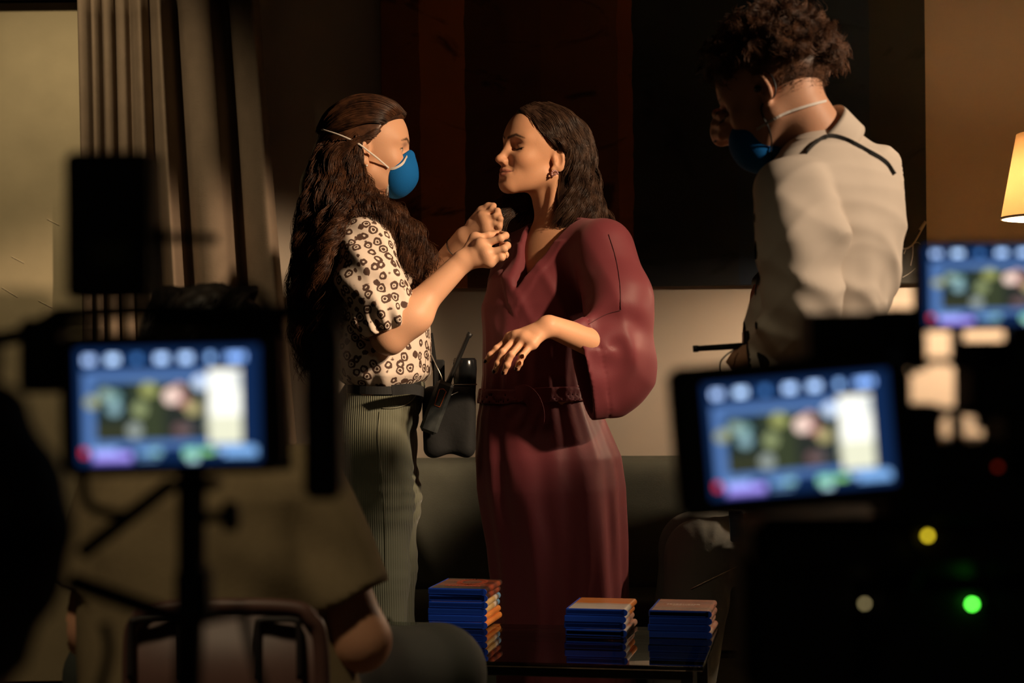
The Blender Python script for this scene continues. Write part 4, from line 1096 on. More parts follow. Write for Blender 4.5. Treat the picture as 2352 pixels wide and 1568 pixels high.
# ---- hair
m_hair_m = hair_material('hair_chestnut', (.030, .014, .009), (.125, .052, .024), .36)
def hm(*p): return head_m.w(*p)
HD = DM
g_top = [[hm(.034, -.079, .052), hm(.018, -.085, .055), hm(-.005, -.090, .054), hm(-.040, -.088, .045), hm(-.085, -.066, .030), hm(-.112, -.030, .010)],
         [hm(.055, -.064, .074), hm(.036, -.076, .082), hm(.000, -.080, .090), hm(-.045, -.074, .082), hm(-.090, -.054, .055), hm(-.114, -.025, .020)],
         [hm(.076, -.034, .086), hm(.056, -.042, .104), hm(.010, -.048, .118), hm(-.045, -.046, .112), hm(-.095, -.034, .076), hm(-.118, -.015, .030)],
         [hm(.088, .000, .088), hm(.060, .000, .114), hm(.010, .000, .127), hm(-.045, .000, .120), hm(-.098, .000, .082), hm(-.120, .000, .034)],
         [hm(.080, .045, .070), hm(.055, .065, .085), hm(.010, .078, .090), hm(-.045, .074, .082), hm(-.090, .054, .055), hm(-.114, .025, .020)]]
g_side = [[hm(.022, -.083, .036), hm(.008, -.087, .030), hm(-.010, -.088, .020), hm(-.055, -.088, .000), hm(-.095, -.070, -.030), hm(-.110, -.050, -.070)],
          [hm(.010, -.084, .018), hm(-.006, -.087, .014), hm(-.025, -.088, .005), hm(-.060, -.086, -.020), hm(-.092, -.072, -.055), hm(-.105, -.055, -.095)]]
g_back = [[hm(-.06, -.03, .05), P3(742, 335, HD - .03), P3(722, 400, HD - .06), P3(705, 480, HD - .09), P3(698, 560, HD - .11), P3(705, 650, HD - .12), P3(712, 740, HD - .12), P3(720, 835, HD - .11)],
          [hm(-.05, -.055, .035), P3(752, 350, HD - .07), P3(735, 420, HD - .10), P3(735, 490, HD - .14), P3(728, 570, HD - .16), P3(722, 660, HD - .15), P3(735, 750, HD - .14), P3(742, 850, HD - .12)],
          [hm(-.035, -.070, .025), P3(770, 350, HD - .085), P3(760, 420, HD - .11), P3(765, 480, HD - .15), P3(752, 545, HD - .18), P3(742, 620, HD - .175), P3(748, 700, HD - .16), P3(752, 790, HD - .13)],
          [hm(-.02, -.076, .02), P3(790, 370, HD - .09), P3(790, 430, HD - .12), P3(800, 475, HD - .17), P3(785, 520, HD - .20), P3(765, 570, HD - .20), P3(758, 640, HD - .18), P3(760, 720, HD - .16)],
          [hm(-.06, .03, .05), P3(750, 350, HD + .02), P3(715, 420, HD + .02), P3(700, 500, HD + .00), P3(690, 600, HD - .02), P3(690, 700, HD - .03), P3(700, 780, HD - .03), P3(715, 860, HD - .03)],
          [hm(-.05, .06, .03), P3(760, 350, HD + .06), P3(740, 430, HD + .08), P3(720, 520, HD + .09), P3(705, 620, HD + .08), P3(705, 720, HD + .07), P3(715, 800, HD + .06), P3(725, 860, HD + .06)]]
g_front = [[hm(-.028, -.074, .012), P3(815, 385, HD - .088), P3(830, 430, HD - .10), P3(845, 468, HD - .13), P3(875, 498, HD - .15), P3(910, 530, HD - .145), P3(940, 570, HD - .12), P3(972, 625, HD - .10)],
           [hm(-.028, -.074, .012), P3(828, 395, HD - .085), P3(848, 440, HD - .09), P3(868, 475, HD - .115), P3(900, 505, HD - .13), P3(930, 545, HD - .125), P3(958, 585, HD - .11), P3(985, 640, HD - .09)],
           [hm(-.028, -.074, .012), P3(800, 380, HD - .09), P3(812, 430, HD - .11), P3(822, 468, HD - .15), P3(850, 490, HD - .175), P3(885, 512, HD - .165), P3(920, 548, HD - .14), P3(955, 600, HD - .12)],
           [hm(-.028, -.074, .012), P3(838, 400, HD - .08), P3(860, 440, HD - .08), P3(885, 470, HD - .095), P3(915, 500, HD - .105), P3(948, 540, HD - .10), P3(965, 580, HD - .09), P3(975, 610, HD - .085)]]
def cap_hm(P):
    L = head_m.loc(P); d = head_m.skull(L) - .006
    front = L[:, 0] - .051 + .72 * (.075 - L[:, 2]) - .034 * (1 - np.minimum((L[:, 1] / .07) ** 2, 1))
    d = smax(d, np.maximum(front, -(L[:, 2] - (-.03 + np.clip((L[:, 0] + .03) * .7, 0, .2)))), .006)
    return d * head_m.s
def under_m(P):
    d = chain(P, [P3(765, 345, HD - .01), P3(745, 430, HD - .03), P3(735, 520, HD - .05), P3(728, 640, HD - .05), P3(732, 780, HD - .04)], [.050, .054, .050, .040, .024], .04)
    return smin(d, cap(P, P3(775, 380, HD - .05), P3(785, 470, HD - .12), .030, .030), .03)
hv, hq = merge([polygonize(cap_hm, head_m.o - .16, head_m.o + .16, .004), polygonize(under_m, V(P3(660, 0, HD)[0], HD - .26, ZM(860)), V(P3(960, 0, HD)[0], HD + .15, ZM(300)), .006),
                hair_mesh(g_top, 2600, 22, (.003, .006), (.0002, .0015), 1.0, 40, .0006, .0004, .05, 21, .0004),
                hair_mesh(g_side, 700, 22, (.003, .006), (.0003, .004), 1.5, 12, .0006, .0004, .08, 22, .0005),
                hair_mesh(g_back, 7000, 60, (.012, .046), (.002, .0150), 5.5, 120, .00050, .00032, .22, 23, .0002, axis=(1, -.2, .2)),
                hair_mesh(g_front, 4200, 60, (.012, .050), (.002, .0150), 5.5, 90, .00050, .00032, .22, 24, .0002, axis=(.7, -.2, .7))])
mk('hair', hv, hq, m_hair_m, woman_m)
tag_o = MB(); tag_o.lathe(head_m.w(-.006, -.081, -.050) - V(0, .002, .003), [(0, 0), (.003, .001), (.0035, .003), (.003, .005), (0, .006)], n=10).build('earring', mat('pearl', (.75, .68, .6), .2), woman_m, smooth=True, label='small pearl ear stud')
# ================================================================ man in the white shirt, seen from behind his left shoulder
DN = 3.30
base_n = P3(1905, 784, DN) * np.array([1, 1, 0])
ph_n = math.radians(33)
fN = np.array([-math.cos(ph_n), math.sin(ph_n), 0]); lN = np.array([-math.sin(ph_n), -math.cos(ph_n), 0])
head_n = Head(P3(1772, 206, DN + .02), frame(math.radians(180 - 32), math.radians(-27), math.radians(4)), 1.03, male=1, eye='closed')
nbn = P3(1888, 345, DN + .02)
shNl, shNr = P3(1822, 436, DN - .150), P3(2015, 415, DN + .155)
elN, wrN = P3(1838, 722, DN - .165), P3(1768, 792, DN - .02)
eRn, wRn = P3(1880, 455, DN + .33), P3(1702, 306, DN + .165)
nk = [P3(1668, 262, DN + .135), P3(1659, 283, DN + .13), P3(1655, 300, DN + .135), P3(1657, 315, DN + .14)]
nf = [[P3(1664, 232, DN + .10), P3(1680, 232, DN + .06), P3(1694, 240, DN + .03)], [P3(1648, 262, DN + .09), P3(1664, 270, DN + .05), P3(1684, 272, DN + .02)],
      [P3(1645, 287, DN + .09), P3(1662, 290, DN + .05), P3(1690, 286, DN + .03)], [P3(1645, 308, DN + .095), P3(1660, 310, DN + .06), P3(1682, 304, DN + .04)]]
ntb = [P3(1690, 305, DN + .13), P3(1690, 270, DN + .10), P3(1695, 250, DN + .07), P3(1702, 244, DN + .055)]
def man_skin(P):
    d = head_n.sdf(P); d = smin(d, cap(P, head_n.w(-.028, 0, -.045), nbn, .056, .062), .03)
    return smin(d, fcap(P, shNl * .75 + shNr * .25, shNr * .75 + shNl * .25, .06, .06, fN, .85), .05)
def man_hand(P):
    d = cap(P, shNr, eRn, .05, .044); d = smin(d, cap(P, eRn, wRn, .044, .030), .02)
    return smin(d, hand_sdf(P, wRn, nk, nf, ntb, .016, .0100, .030), .014)
def man_low(P):
    d = ell(P, P3(1890, 620, DN), (.075, .085, .27)); d = smin(d, cap(P, shNl, elN, .045, .04), .03); d = smin(d, cap(P, elN, wrN, .04, .028), .02)
    d = smin(d, cap(P, wrN, wrN + V(-.06, .03, -.03), .03, .02), .02)
    for s in (-1, 1):
        h = base_n + lN * .09 * s
        d = smin(d, chain(P, [h + V(0, 0, .92), h + V(0, 0, .5), h + V(0, 0, .07)], [.08, .055, .04], .03), .04)
        d = smin(d, cap(P, h + V(0, 0, .04), h + fN * .17 + V(0, 0, .035), .038, .032), .03)
    return d
bv, bf = merge([polygonize(man_skin, head_n.o - V(.20, .20, .34), head_n.o + V(.34, .26, .16), .0034),
                polygonize(man_hand, V(P3(1640, 0, DN)[0] - .03, DN - .06, P3(0, 560, DN)[2]), V(P3(2050, 0, DN)[0], DN + .42, P3(0, 215, DN)[2]), .0034),
                polygonize(man_low, base_n + V(-.35, -.35, -.002), base_n + V(.35, .35, 1.50), .013)])
man = mk('person', bv, bf, m_skin, base=base_n, colors=head_n.colours(bv, SKIN_C))
tag(man, 'man with curly brown hair in a cream shirt, hand raised to his blue mask', 'person')

# ---- shirt
m_shirt = mat('cream_cotton', (.58, .50, .42), .80, spec=.2, noise=(20, .03), bump=(900, .08))
ZN = lambda py: P3(1176, py, DN)[2]
def rn(py, c, a, b):
    p = P3(c, py, DN); return (p[2], p[0], DN, a, b, math.atan2(lN[1], lN[0]))
rows_n = [rn(335, 1905, .10, .085), rn(380, 1915, .150, .105), rn(440, 1922, .178, .118), rn(520, 1922, .182, .122), rn(600, 1912, .178, .122), rn(680, 1896, .170, .122), rn(750, 1878, .168, .122), rn(835, 1860, .166, .122), rn(870, 1858, .165, .12)]
def sh_fold(phi, z):
    lo = np.clip((ZN(520) - z) / .2, 0, 1)
    return lo * (.042 * np.sin(5 * phi + 18 * z) + .028 * np.sin(9 * phi - 24 * z) + .014 * np.sin(15 * phi + 34 * z)) + .006 * np.sin(7 * phi + 26 * z)
def shirt(P):
    d = loft(P, rows_n, sh_fold, edge=.06)
    d = smin(d, fcap(P, shNl + lN * -.03 + V(0, 0, .005), nbn + V(.005, 0, -.018), .064, .062, fN, .95), .05)
    d = smin(d, fcap(P, shNr + lN * .03 + V(0, 0, .005), nbn + V(.005, 0, -.018), .066, .064, fN, .95), .05)
    s = chain(P, [shNl + V(0, 0, -.005), P3(1836, 560, DN - .175), P3(1838, 690, DN - .175), P3(1836, 735, DN - .165)], [.070, .078, .074, .064], .03)
    s = smin(s, cap(P, P3(1836, 735, DN - .16), P3(1785, 785, DN - .06), .062, .055), .03)
    q = P - P3(1836, 560, DN - .175).astype(np.float32)
    s = s + .0085 * np.sin(q[:, 0] * 46 + q[:, 2] * 13) * np.clip(1 - np.abs(q[:, 2]) / .25, 0, 1) + .0080 * np.sin(q[:, 2] * 55 + q[:, 0] * 70) * np.clip((-q[:, 2] - .06) / .10, 0, 1)
    d = smin(d, s, .007)
    r2 = chain(P, [shNr + V(0, 0, -.005), P3(1950, 450, DN + .27), eRn, eRn * .6 + wRn * .4], [.070, .062, .054, .040], .03)
    d = smin(d, r2, .02)
    d = d - .0115 * ridges(P, V(.62, 0, .78), 58, 1.1, .8) * np.clip((ZN(440) - P[:, 2]) / .12, 0, 1) - .0045 * ridges(P, V(-.5, .3, .8), 90, 1.3, 2.2)
    # shirt hangs over the belt at the front
    d = smin(d, ell(P, P3(1800, 770, DN + .01), (.062, .090, .080)), .05)
    # yoke seam and armhole seam as fine ridges
    yk = np.abs((P[:, 2] - ZN(395)) + .45 * ((P - P3(1950, 395, DN).astype(np.float32)) @ lN.astype(np.float32)) * -1)
    d = d - .0014 * np.exp(-(yk / .003) ** 2)
    return smax(d, -cap(P, nbn + V(-.002, 0, .012), nbn + nrm(head_n.o - nbn) * .16, .060, .075), .008)
v, q = polygonize(shirt, V(P3(1700, 0, DN)[0], DN - .34, ZN(875)), V(P3(2085, 0, DN)[0], DN + .40, ZN(285)), .0046)
sh = mk('shirt', v, q, m_shirt, man, label='cream cotton shirt with a stand collar')
# collar: a folded band round the neck
ax_n = nrm(head_n.w(-.03, 0, -.05) - nbn); u1 = nrm(np.cross(ax_n, V(0, 1, 0))); u2 = np.cross(ax_n, u1)
if u1[0] < 0: u1 = -u1
cv_, K = [], 64
rowsC = [(.066, -.028, 0), (.071, .012, 0), (.072, .040, 0), (.0745, .044, 0), (.078, .036, 0), (.086, .004, 0), (.090, -.010, 0)]
for k in range(K):
    t = 2 * math.pi * k / K; gapf = max(0.0, -(math.cos(t)))          # opens towards the front (left)
    dirv = math.cos(t) * u1 + math.sin(t) * u2
    for (r, h, _) in rowsC: cv_.append(nbn + dirv * (r + .010 * gapf) + ax_n * (h - .030 * gapf ** 2 + .010 * math.cos(t)))
m_ = len(rowsC)
cq_ = [(k * m_ + j, ((k + 1) % K) * m_ + j, ((k + 1) % K) * m_ + j + 1, k * m_ + j + 1) for k in range(K) for j in range(m_ - 1)]
co = mk('collar', np.array(cv_), np.array(cq_), m_shirt, sh); sdm = co.modifiers.new('thickness', 'SOLIDIFY'); sdm.thickness = .0025
# strap across the back
m_strap = mat('black_strap', (.010, .010, .010), .6)
sp_ = [march(shirt, a_, b_, 2.8) for a_, b_ in spline([(1852, 352), (1875, 328), (1905, 315), (1940, 322), (1985, 345), (2030, 372), (2052, 402)], 36)]
sp_ = [p - nrm(p - np.array([0, 0, CAMH])) * .002 for p in sp_ if p is not None]
rv, rf = ribbon(sp_, .013, .003, V(.3, -.2, 1)); mk('shoulder_strap', rv, rf, m_strap, man, smooth=False, label='thin black strap')

# ---- trousers
m_blk = mat('black_cloth', (.014, .014, .015), .85, spec=.2)
def mtr(P):
    d = loft(P, [(P3(0, 905, DN)[2] - .05, base_n[0], DN, .165, .12, math.atan2(lN[1], lN[0])), (P3(0, 840, DN)[2] + .03, P3(1858, 840, DN)[0], DN, .155, .112, math.atan2(lN[1], lN[0]))], None, edge=.02)
    for s in (-1, 1):
        h = base_n + lN * .09 * s; d = smin(d, chain(P, [h + V(0, 0, .90), h + V(0, 0, .5), h + V(0, 0, .09)], [.105, .080, .070], .03), .05)
    return smax(d, .06 - P[:, 2], .004)
v, q = polygonize(mtr, base_n + V(-.26, -.26, .04), base_n + V(.26, .26, 1.08), .010); mk('trousers', v, q, m_blk, man, label='black trousers')

# ---- mask hanging under the lowered face
def nmask(P):
    L = head_n.loc(P)
    d = ell(L, (.070, 0, -.078), (.050, .054, .056), np.array([[.97, 0, .24], [0, 1, 0], [-.24, 0, .97]]))
    d = smax(d, L[:, 2] + .042 - .62 * (L[:, 0] - .046), .003)
    return smax(d, .034 - L[:, 0] - .35 * np.clip(-.08 - L[:, 2], 0, 1), .004) * head_n.s
v, q = polygonize(nmask, head_n.w(.07, 0, -.07) - .11, head_n.w(.07, 0, -.07) + .11, .003)
nm = mk('mask', v, q, m_mask, man, label='blue cup-shaped face mask')
hd_f = lambda P: np.minimum(np.minimum(man_skin(P), nmask(P)), 9)
sp_ = march_line(hd_f, [(1738, 297), (1765, 281), (1800, 262), (1838, 248), (1872, 238), (1898, 231)], 30, .002, d0=3.0)
rv, rf = ribbon(sp_, .0046, .0014, V(0, 0, 1)); mk('strap', rv, rf, m_white, nm, smooth=False, label='white elastic strap')
# ---- hair: curls on top, short at the sides
m_hair_n = hair_material('hair_curly_brown', (.045, .022, .013), (.20, .090, .045), .42)
def cap_hn(P):
    L = head_n.loc(P); d = head_n.skull(L) - .006
    front = L[:, 0] - .082 + .25 * np.abs(L[:, 1]) - .1 * (L[:, 2] - .085)
    side = -(L[:, 2] + .082 - np.clip((L[:, 0] + .055) * 1.9, -.02, .13))
    return smax(d, np.maximum(front, side), .006) * head_n.s
rg = np.random.default_rng(31); A = []; M = 22
def grow(n, cond, length, rad, turns, lift, seed, gather):
    rg = np.random.default_rng(seed); out = []; t = np.linspace(0, 1, M)
    cl = []
    while len(cl) < gather:
        v_ = nrm(rg.normal(0, 1, 3)); p = np.array([-.014, 0, .030]) + v_ * np.array([.101, .078, .088])
        if cond(p): cl.append((p, nrm(v_ / np.array([.101, .078, .088])), nrm(rg.normal(0, 1, 3)), rg.uniform(0, 6.28), rg.uniform(.7, 1.3), nrm(rg.normal(0, 1, 3))))
    for k in range(n):
        p, nv, ax, ph, sc, dr = cl[k % gather]; j = rg.normal(0, .0035, 3)
        D = nrm(nv * lift + dr * .55 + np.array([.0, 0, -.15])); a1 = nrm(np.cross(D, ax)); a2 = np.cross(D, a1)
        r = rad * sc * (.35 + .65 * t); an = ph + turns * 6.283 * t + rg.normal(0, .25)
        L = p + j + nv * .002 + D * (length * sc * rg.uniform(.8, 1.1) * t)[:, None] + (r * (np.cos(an) - math.cos(an[0])))[:, None] * a1 + (r * (np.sin(an) - math.sin(an[0])))[:, None] * a2
        out.append(head_n.o + (L * head_n.s) @ head_n.R.T)
    return np.array(out)
top_c = lambda p: p[2] > .042 - .45 * max(0, -p[0] - .02) and p[0] < .052 + .5 * (p[2] - .06)
sid_c = lambda p: -.075 + max(0, min((p[0] + .055) * 1.9, .13)) < p[2] < .06 and p[0] < .06
hv, hq = merge([polygonize(cap_hn, head_n.o - .16, head_n.o + .16, .004),
                strands(grow(9000, top_c, .038, .0085, 1.7, 1.0, 41, 420), .00060, .00036),
                strands(grow(2200, sid_c, .010, .002, .6, .55, 42, 900), .0005, .0003)])
mk('hair', hv, hq, m_hair_n, man)
# ---- earpiece and its cable
m_cable = mat('black_rubber', (.010, .010, .010), .5)
cb = march_line(hd_f, [(1752, 238), (1748, 250), (1753, 270), (1764, 290), (1772, 320), (1770, 345)], 30, .003, d0=3.0)
ep = MB(); ep.tube(cb, .0015, 6)
tail = spline([cb[-1], P3(1776, 380, DN - .02), P3(1786, 402, DN - .03), P3(1792, 420, DN - .06)], 20); ep.tube(tail, .0015, 6)
e0 = head_n.w(-.004, .082, -.018); ep.lathe(e0, [(0, -.004), (.006, -.003), (.007, .003), (0, .006)], axis=head_n.R @ np.array([0, 1.0, 0]), n=12)
thk = np.linspace(-.3, 3.6, 26)
ep.tube([head_n.w(-.018 - .020 * math.sin(a_) * .9, .076, -.016 + .030 * math.cos(a_)) for a_ in thk], .0020, 7)
ep.build('earpiece', m_cable, man, smooth=True, label='black earpiece with a thin cable')
# ---- walkie-talkie on his belt, antenna pointing left
wk = P3(1716, 790, DN + .0)
wt = empty('walkie_talkie', wk * np.array([1, 1, 0]) + V(0, 0, wk[2] - .02), 'walkie-talkie lying level on the belt of the man in the cream shirt', 'walkie-talkie')
MB().box(wk, (.016, .030, .052), bevel=.004).build('body', m_cable, wt)
a0, a1 = P3(1718, 793, DN - .0), P3(1592, 801, DN - .0)
MB().tube([a0, a0 * .5 + a1 * .5, a0 * .1 + a1 * .9, a0 * .09 + a1 * .91, a1], [.0062, .0058, .0054, .0066, .0066], 14).build('antenna', m_cable, wt, smooth=True)
cpt = spline([P3(1740, 640, DN - .02), P3(1735, 670, DN - .03), P3(1738, 700, DN - .03), P3(1722, 740, DN - .03), P3(1716, 790, DN - .03), P3(1722, 840, DN - .02), P3(1735, 880, DN + .02)], 50)
MB().tube(cpt, .0018, 6).build('cable', m_cable, wt, smooth=True)
cpt = spline([P3(1690, 800, DN - .02), P3(1665, 818, DN - .03), P3(1654, 835, DN - .03), P3(1660, 860, DN - .02), P3(1700, 885, DN)], 40)
MB().tube(cpt, .0015, 6).build('cable', m_cable, wt, smooth=True)
# ================================================================ things at the waist of the masked woman
DB = DM - .02
bagc = P3(1022, 970, DB)
bag = empty('waist_bag', P3(1022, 1045, DB), 'black waist bag hanging in front of the woman with the paisley blouse', 'bag')
m_bag = mat('black_nylon', (.007, .0075, .0075), .85, bump=(120, .3))
def bag_f(P):
    lo, hi = P3(972, 1046, DB), P3(1092, 886, DB); c = ((lo + hi) / 2).astype(np.float32); e = np.abs(hi - lo) / 2; e = np.array([e[0], .045, e[2]]) - .02
    q = np.abs(P - c) - e.astype(np.float32); d = np.linalg.norm(np.maximum(q, 0), axis=1) + np.minimum(q.max(1), 0) - .02
    return d + .005 * np.sin(P[:, 0] * 75 + 1) * np.clip((c[2] - P[:, 2]) / .06, 0, 1)
v, q = polygonize(bag_f, bagc - .12, bagc + .12, .005); mk('pouch', v, q, m_bag, bag)
rv, rf = ribbon(spline([P3(960, 915, DB - .03), P3(972, 900, DB - .10), P3(940, 893, DB - .16), P3(900, 896, DB - .18)], 20), .026, .003, V(0, 0, 1)); mk('strap', rv, rf, m_bag, bag, smooth=False)
rv, rf = ribbon(spline([P3(988, 765, DB + .02), P3(994, 810, DB + .03), P3(1003, 870, DB + .03), P3(1008, 915, DB + .02)], 16), .014, .003, V(1, 0, 0)); mk('strap', rv, rf, m_bag, bag, smooth=False)
MB().box(P3(1008, 868, DB + .035), (.030, .030, .095), bevel=.004).build('side_pocket', m_bag, bag)
bp_ = P3(1068, 900, DB); bt_ = P3(1065, 822, DB); hb = bt_[2] - bp_[2]
btl = empty('spray_can', bp_ - V(0, 0, .02), 'black tapered tumbler standing in the waist bag, with a thin cord round it', 'container')
m_tum = mat('black_gloss_plastic', (.008, .009, .010), .18)
MB().lathe(bp_ - V(0, 0, .02), [(.026, 0), (.029, hb * .5), (.031, hb * .9), (.030, hb + .014), (.026, hb + .020), (0, hb + .020)], n=32).build('body', m_tum, btl, smooth=True)
btl.name = 'tumbler'
MB().lathe(bp_ + V(0, 0, .018), [(.0305, 0), (.0315, .001), (.0315, .002), (.0305, .003)], n=32, closed=True).build('cord', mat('grey_cord', (.3, .28, .26), .5), btl, smooth=True)
w0, w1 = P3(985, 985, DB - .070), P3(1022, 885, DB - .070); wd = nrm(w1 - w0)
wt2 = empty('walkie_talkie', w0, 'worn black walkie-talkie clipped slanting on the waist bag, antenna upright', 'walkie-talkie')
side = nrm(np.cross(wd, V(0, 1, 0))); Rw = np.stack([side, np.cross(wd, side) * -1, wd], 1)
MB().box((w0 + w1) / 2, (.046, .030, np.linalg.norm(w1 - w0) + .02), Rw, bevel=.008).build('body', mat('worn_black_plastic', (.030, .034, .032), .55, noise=(60, .4)), wt2)
MB().tube([w1 + wd * .005 + side * -.006, w1 + wd * .02 + side * -.006, P3(1074, 775, DB - .070), P3(1076, 772, DB - .070), P3(1081, 765, DB - .070)], [.0075, .0065, .0055, .0072, .0072], 12).build('antenna', m_cable, wt2, smooth=True)
lc = (w0 * .28 + w1 * .72) + V(0, -.016, 0); ol = [lc + wd * a_ + side * b_ for a_, b_ in ((-.022, -.007), (-.022, .007), (.020, .009), (.024, 0), (.020, -.009))]
MB().tube(ol + [ol[0]], .0011, 6).build('orange_outline', mat('orange_print', (.5, .12, .03), .5), wt2)
m_wire = mat('silver_wire', (.45, .42, .36), .3, metal=.7)
MB().tube(spline([P3(985, 800, DB - .04), P3(1000, 835, DB - .065), P3(1014, 865, DB - .07), P3(1019, 890, DB - .07)], 24), .0013, 6).build('lanyard', m_wire, wt2, smooth=True)
MB().tube(spline([P3(982, 945, DB - .075), P3(1000, 928, DB - .078), P3(1030, 910, DB - .078), P3(1052, 900, DB - .06)], 24), .0011, 6).build('lanyard', m_wire, wt2, smooth=True)

# ================================================================ seated person in the T-shirt, back to the camera
DT = 2.62
base_t = V(P3(520, 784, DT)[0], DT + .05, 0)
head_t = Head(P3(492, 850, DT + .06), frame(math.radians(80), math.radians(-14)), 1.0, male=1, eye='none')
m_tee = mat('olive_tee', (.225, .168, .095), .9, spec=.1, noise=(40, .06), bump=(300, .25))
sL, sR = P3(292, 1128, DT), P3(690, 1132, DT)
eR, wR = P3(826, 1470, DT - .02), P3(800, 1440, DT + .26)
eL, wL = P3(215, 1440, DT), P3(330, 1480, DT + .24)
def tee_skin(P):
    d = head_t.sdf(P); d = smin(d, cap(P, head_t.w(-.03, 0, -.04), P3(490, 1060, DT), .055, .060), .03)
    d = smin(d, cap(P, sR * .8 + sL * .2, sL * .8 + sR * .2, .06, .06), .05)
    for s_, e_, w_ in ((sR, eR, wR), (sL, eL, wL)):
        d = smin(d, cap(P, s_, e_, .052, .044), .02); d = smin(d, cap(P, e_, w_, .044, .030), .02)
        h = nrm(w_ - e_); kn = [w_ + h * .085 + V(x, 0, 0) for x in (-.024, -.008, .008, .022)]
        d = smin(d, hand_sdf(P, w_, kn, [[k + h * .04 + V(0, 0, -.012), k + h * .06 + V(0, 0, -.03)] for k in kn], [w_ + V(.02, .02, 0), w_ + V(.035, .05, -.005), w_ + V(.035, .075, -.015)], .014, .009, .028), .014)
    return smin(d, ell(P, P3(490, 1330, DT + .02), (.12, .08, .28)), .05)
def tee_low(P):
    d = None
    for s, kx in ((1, 1000), (-1, 250)):
        hip = V(base_t[0] + .085 * s, DT + .10, .54); kn = V(P3(kx, 1540, DT + .34)[0], DT + .38, .51); an = kn + V(0, .05, -.43)
        e = chain(P, [hip, kn, an], [.075, .055, .04], .03); e = smin(e, cap(P, an + V(0, 0, -.03), an + V(.02, .16, -.04), .038, .03), .03); d = e if d is None else smin(d, e, .03)
    return smin(d, ell(P, V(base_t[0], DT + .05, .60), (.13, .10, .22)), .05)
bv, bf = merge([polygonize(tee_skin, V(P3(150, 0, DT)[0], DT - .22, P3(0, 1600, DT)[2]), V(P3(910, 0, DT)[0], DT + .42, P3(0, 630, DT)[2]), .0075), polygonize(tee_low, V(-.80, DT - .16, -.005), V(.15, DT + .75, .95), .014)])
pt = mk('person', bv, bf, m_skin, base=base_t, colors=np.tile(np.array((.50, .25, .15)), (len(bv), 1)))
tag(pt, 'seated person in an olive T-shirt with their back turned, behind the monitor', 'person')
ZT = lambda py: P3(1176, py, DT)[2]
def rt(py, x0, x1, b):
    p0, p1 = P3(x0, py, DT), P3(x1, py, DT); return (p0[2], (p0[0] + p1[0]) / 2, DT, (p1[0] - p0[0]) / 2, b, 0.0)
rows_tee = [rt(1045, 360, 620, .09), rt(1085, 265, 715, .115), rt(1140, 212, 755, .13), rt(1250, 185, 768, .14), rt(1380, 182, 765, .145), rt(1480, 180, 800, .155), rt(1620, 180, 845, .165), rt(1720, 180, 850, .17)]
def tee(P):
    d = loft(P, rows_tee, lambda p, z: .010 * np.sin(6 * p + 18 * z) + .006 * np.sin(11 * p - 25 * z), edge=.05)
    for s_, e_ in ((sR, eR), (sL, eL)):
        cuff = s_ * .27 + e_ * .73; ax = nrm(cuff - s_).astype(np.float32)
        s = cap(P, s_, cuff + (cuff - s_) * .2, .074, .077); s = smax(s, (P - cuff.astype(np.float32)) @ ax, .004)
        d = smin(d, s, .018)
    q = P - P3(712, 1300, DT - .1).astype(np.float32)
    return d + .006 * np.sin((q[:, 0] * .6 + q[:, 2] * .8) * 55) * np.exp(-(np.linalg.norm(q, axis=1) / .12) ** 2)
v, q = polygonize(tee, V(P3(120, 0, DT)[0], DT - .24, ZT(1730)), V(P3(900, 0, DT)[0], DT + .24, ZT(990)), .008); mk('t_shirt', v, q, m_tee, pt, label='plain olive T-shirt')
m_dkg = mat('dark_green_cloth', (.040, .045, .036), .85)
def ttr(P):
    d = None
    for s, kx in ((1, 1000), (-1, 250)):
        hip = V(base_t[0] + .085 * s, DT + .10, .54); kn = V(P3(kx, 1540, DT + .34)[0], DT + .38, .51); an = kn + V(0, .05, -.41)
        e = chain(P, [hip, kn, an], [.100, .080, .065], .03); d = e if d is None else smin(d, e, .04)
    return smin(d, ell(P, V(base_t[0], DT + .06, .56), (.17, .13, .115)), .04)
v, q = polygonize(ttr, V(-.85, DT - .16, .02), V(.20, DT + .60, .70), .011); mk('trousers', v, q, m_dkg, pt, label='dark green trousers')
m_hair_t = hair_material('hair_black', (.010, .008, .007), (.025, .018, .014), .5)
def cap_ht(P):
    L = head_t.loc(P); d = head_t.skull(L) - .014 + .003 * np.sin(L[:, 1] * 160) * np.sin(L[:, 0] * 150 + L[:, 2] * 120)
    return smax(d, np.maximum(L[:, 0] - .07, -(L[:, 2] + .06 - np.clip((L[:, 0] + .04) * 1.4, -.02, .1))), .008) * head_t.s
g_t = [[head_t.w(.03, y * .6, .115), head_t.w(-.04, y, .118), head_t.w(-.10, y, .075), head_t.w(-.118, y, .02), head_t.w(-.112, y, -.045)] for y in (-.072, -.05, -.025, 0, .025, .05, .072)]
hv, hq = merge([polygonize(cap_ht, head_t.o - .17, head_t.o + .17, .006), hair_mesh(g_t, 1500, 16, (.004, .012), (.001, .006), 2, 70, .0008, .0005, .2, 51, .0006)])
mk('hair', hv, hq, m_hair_t, pt)

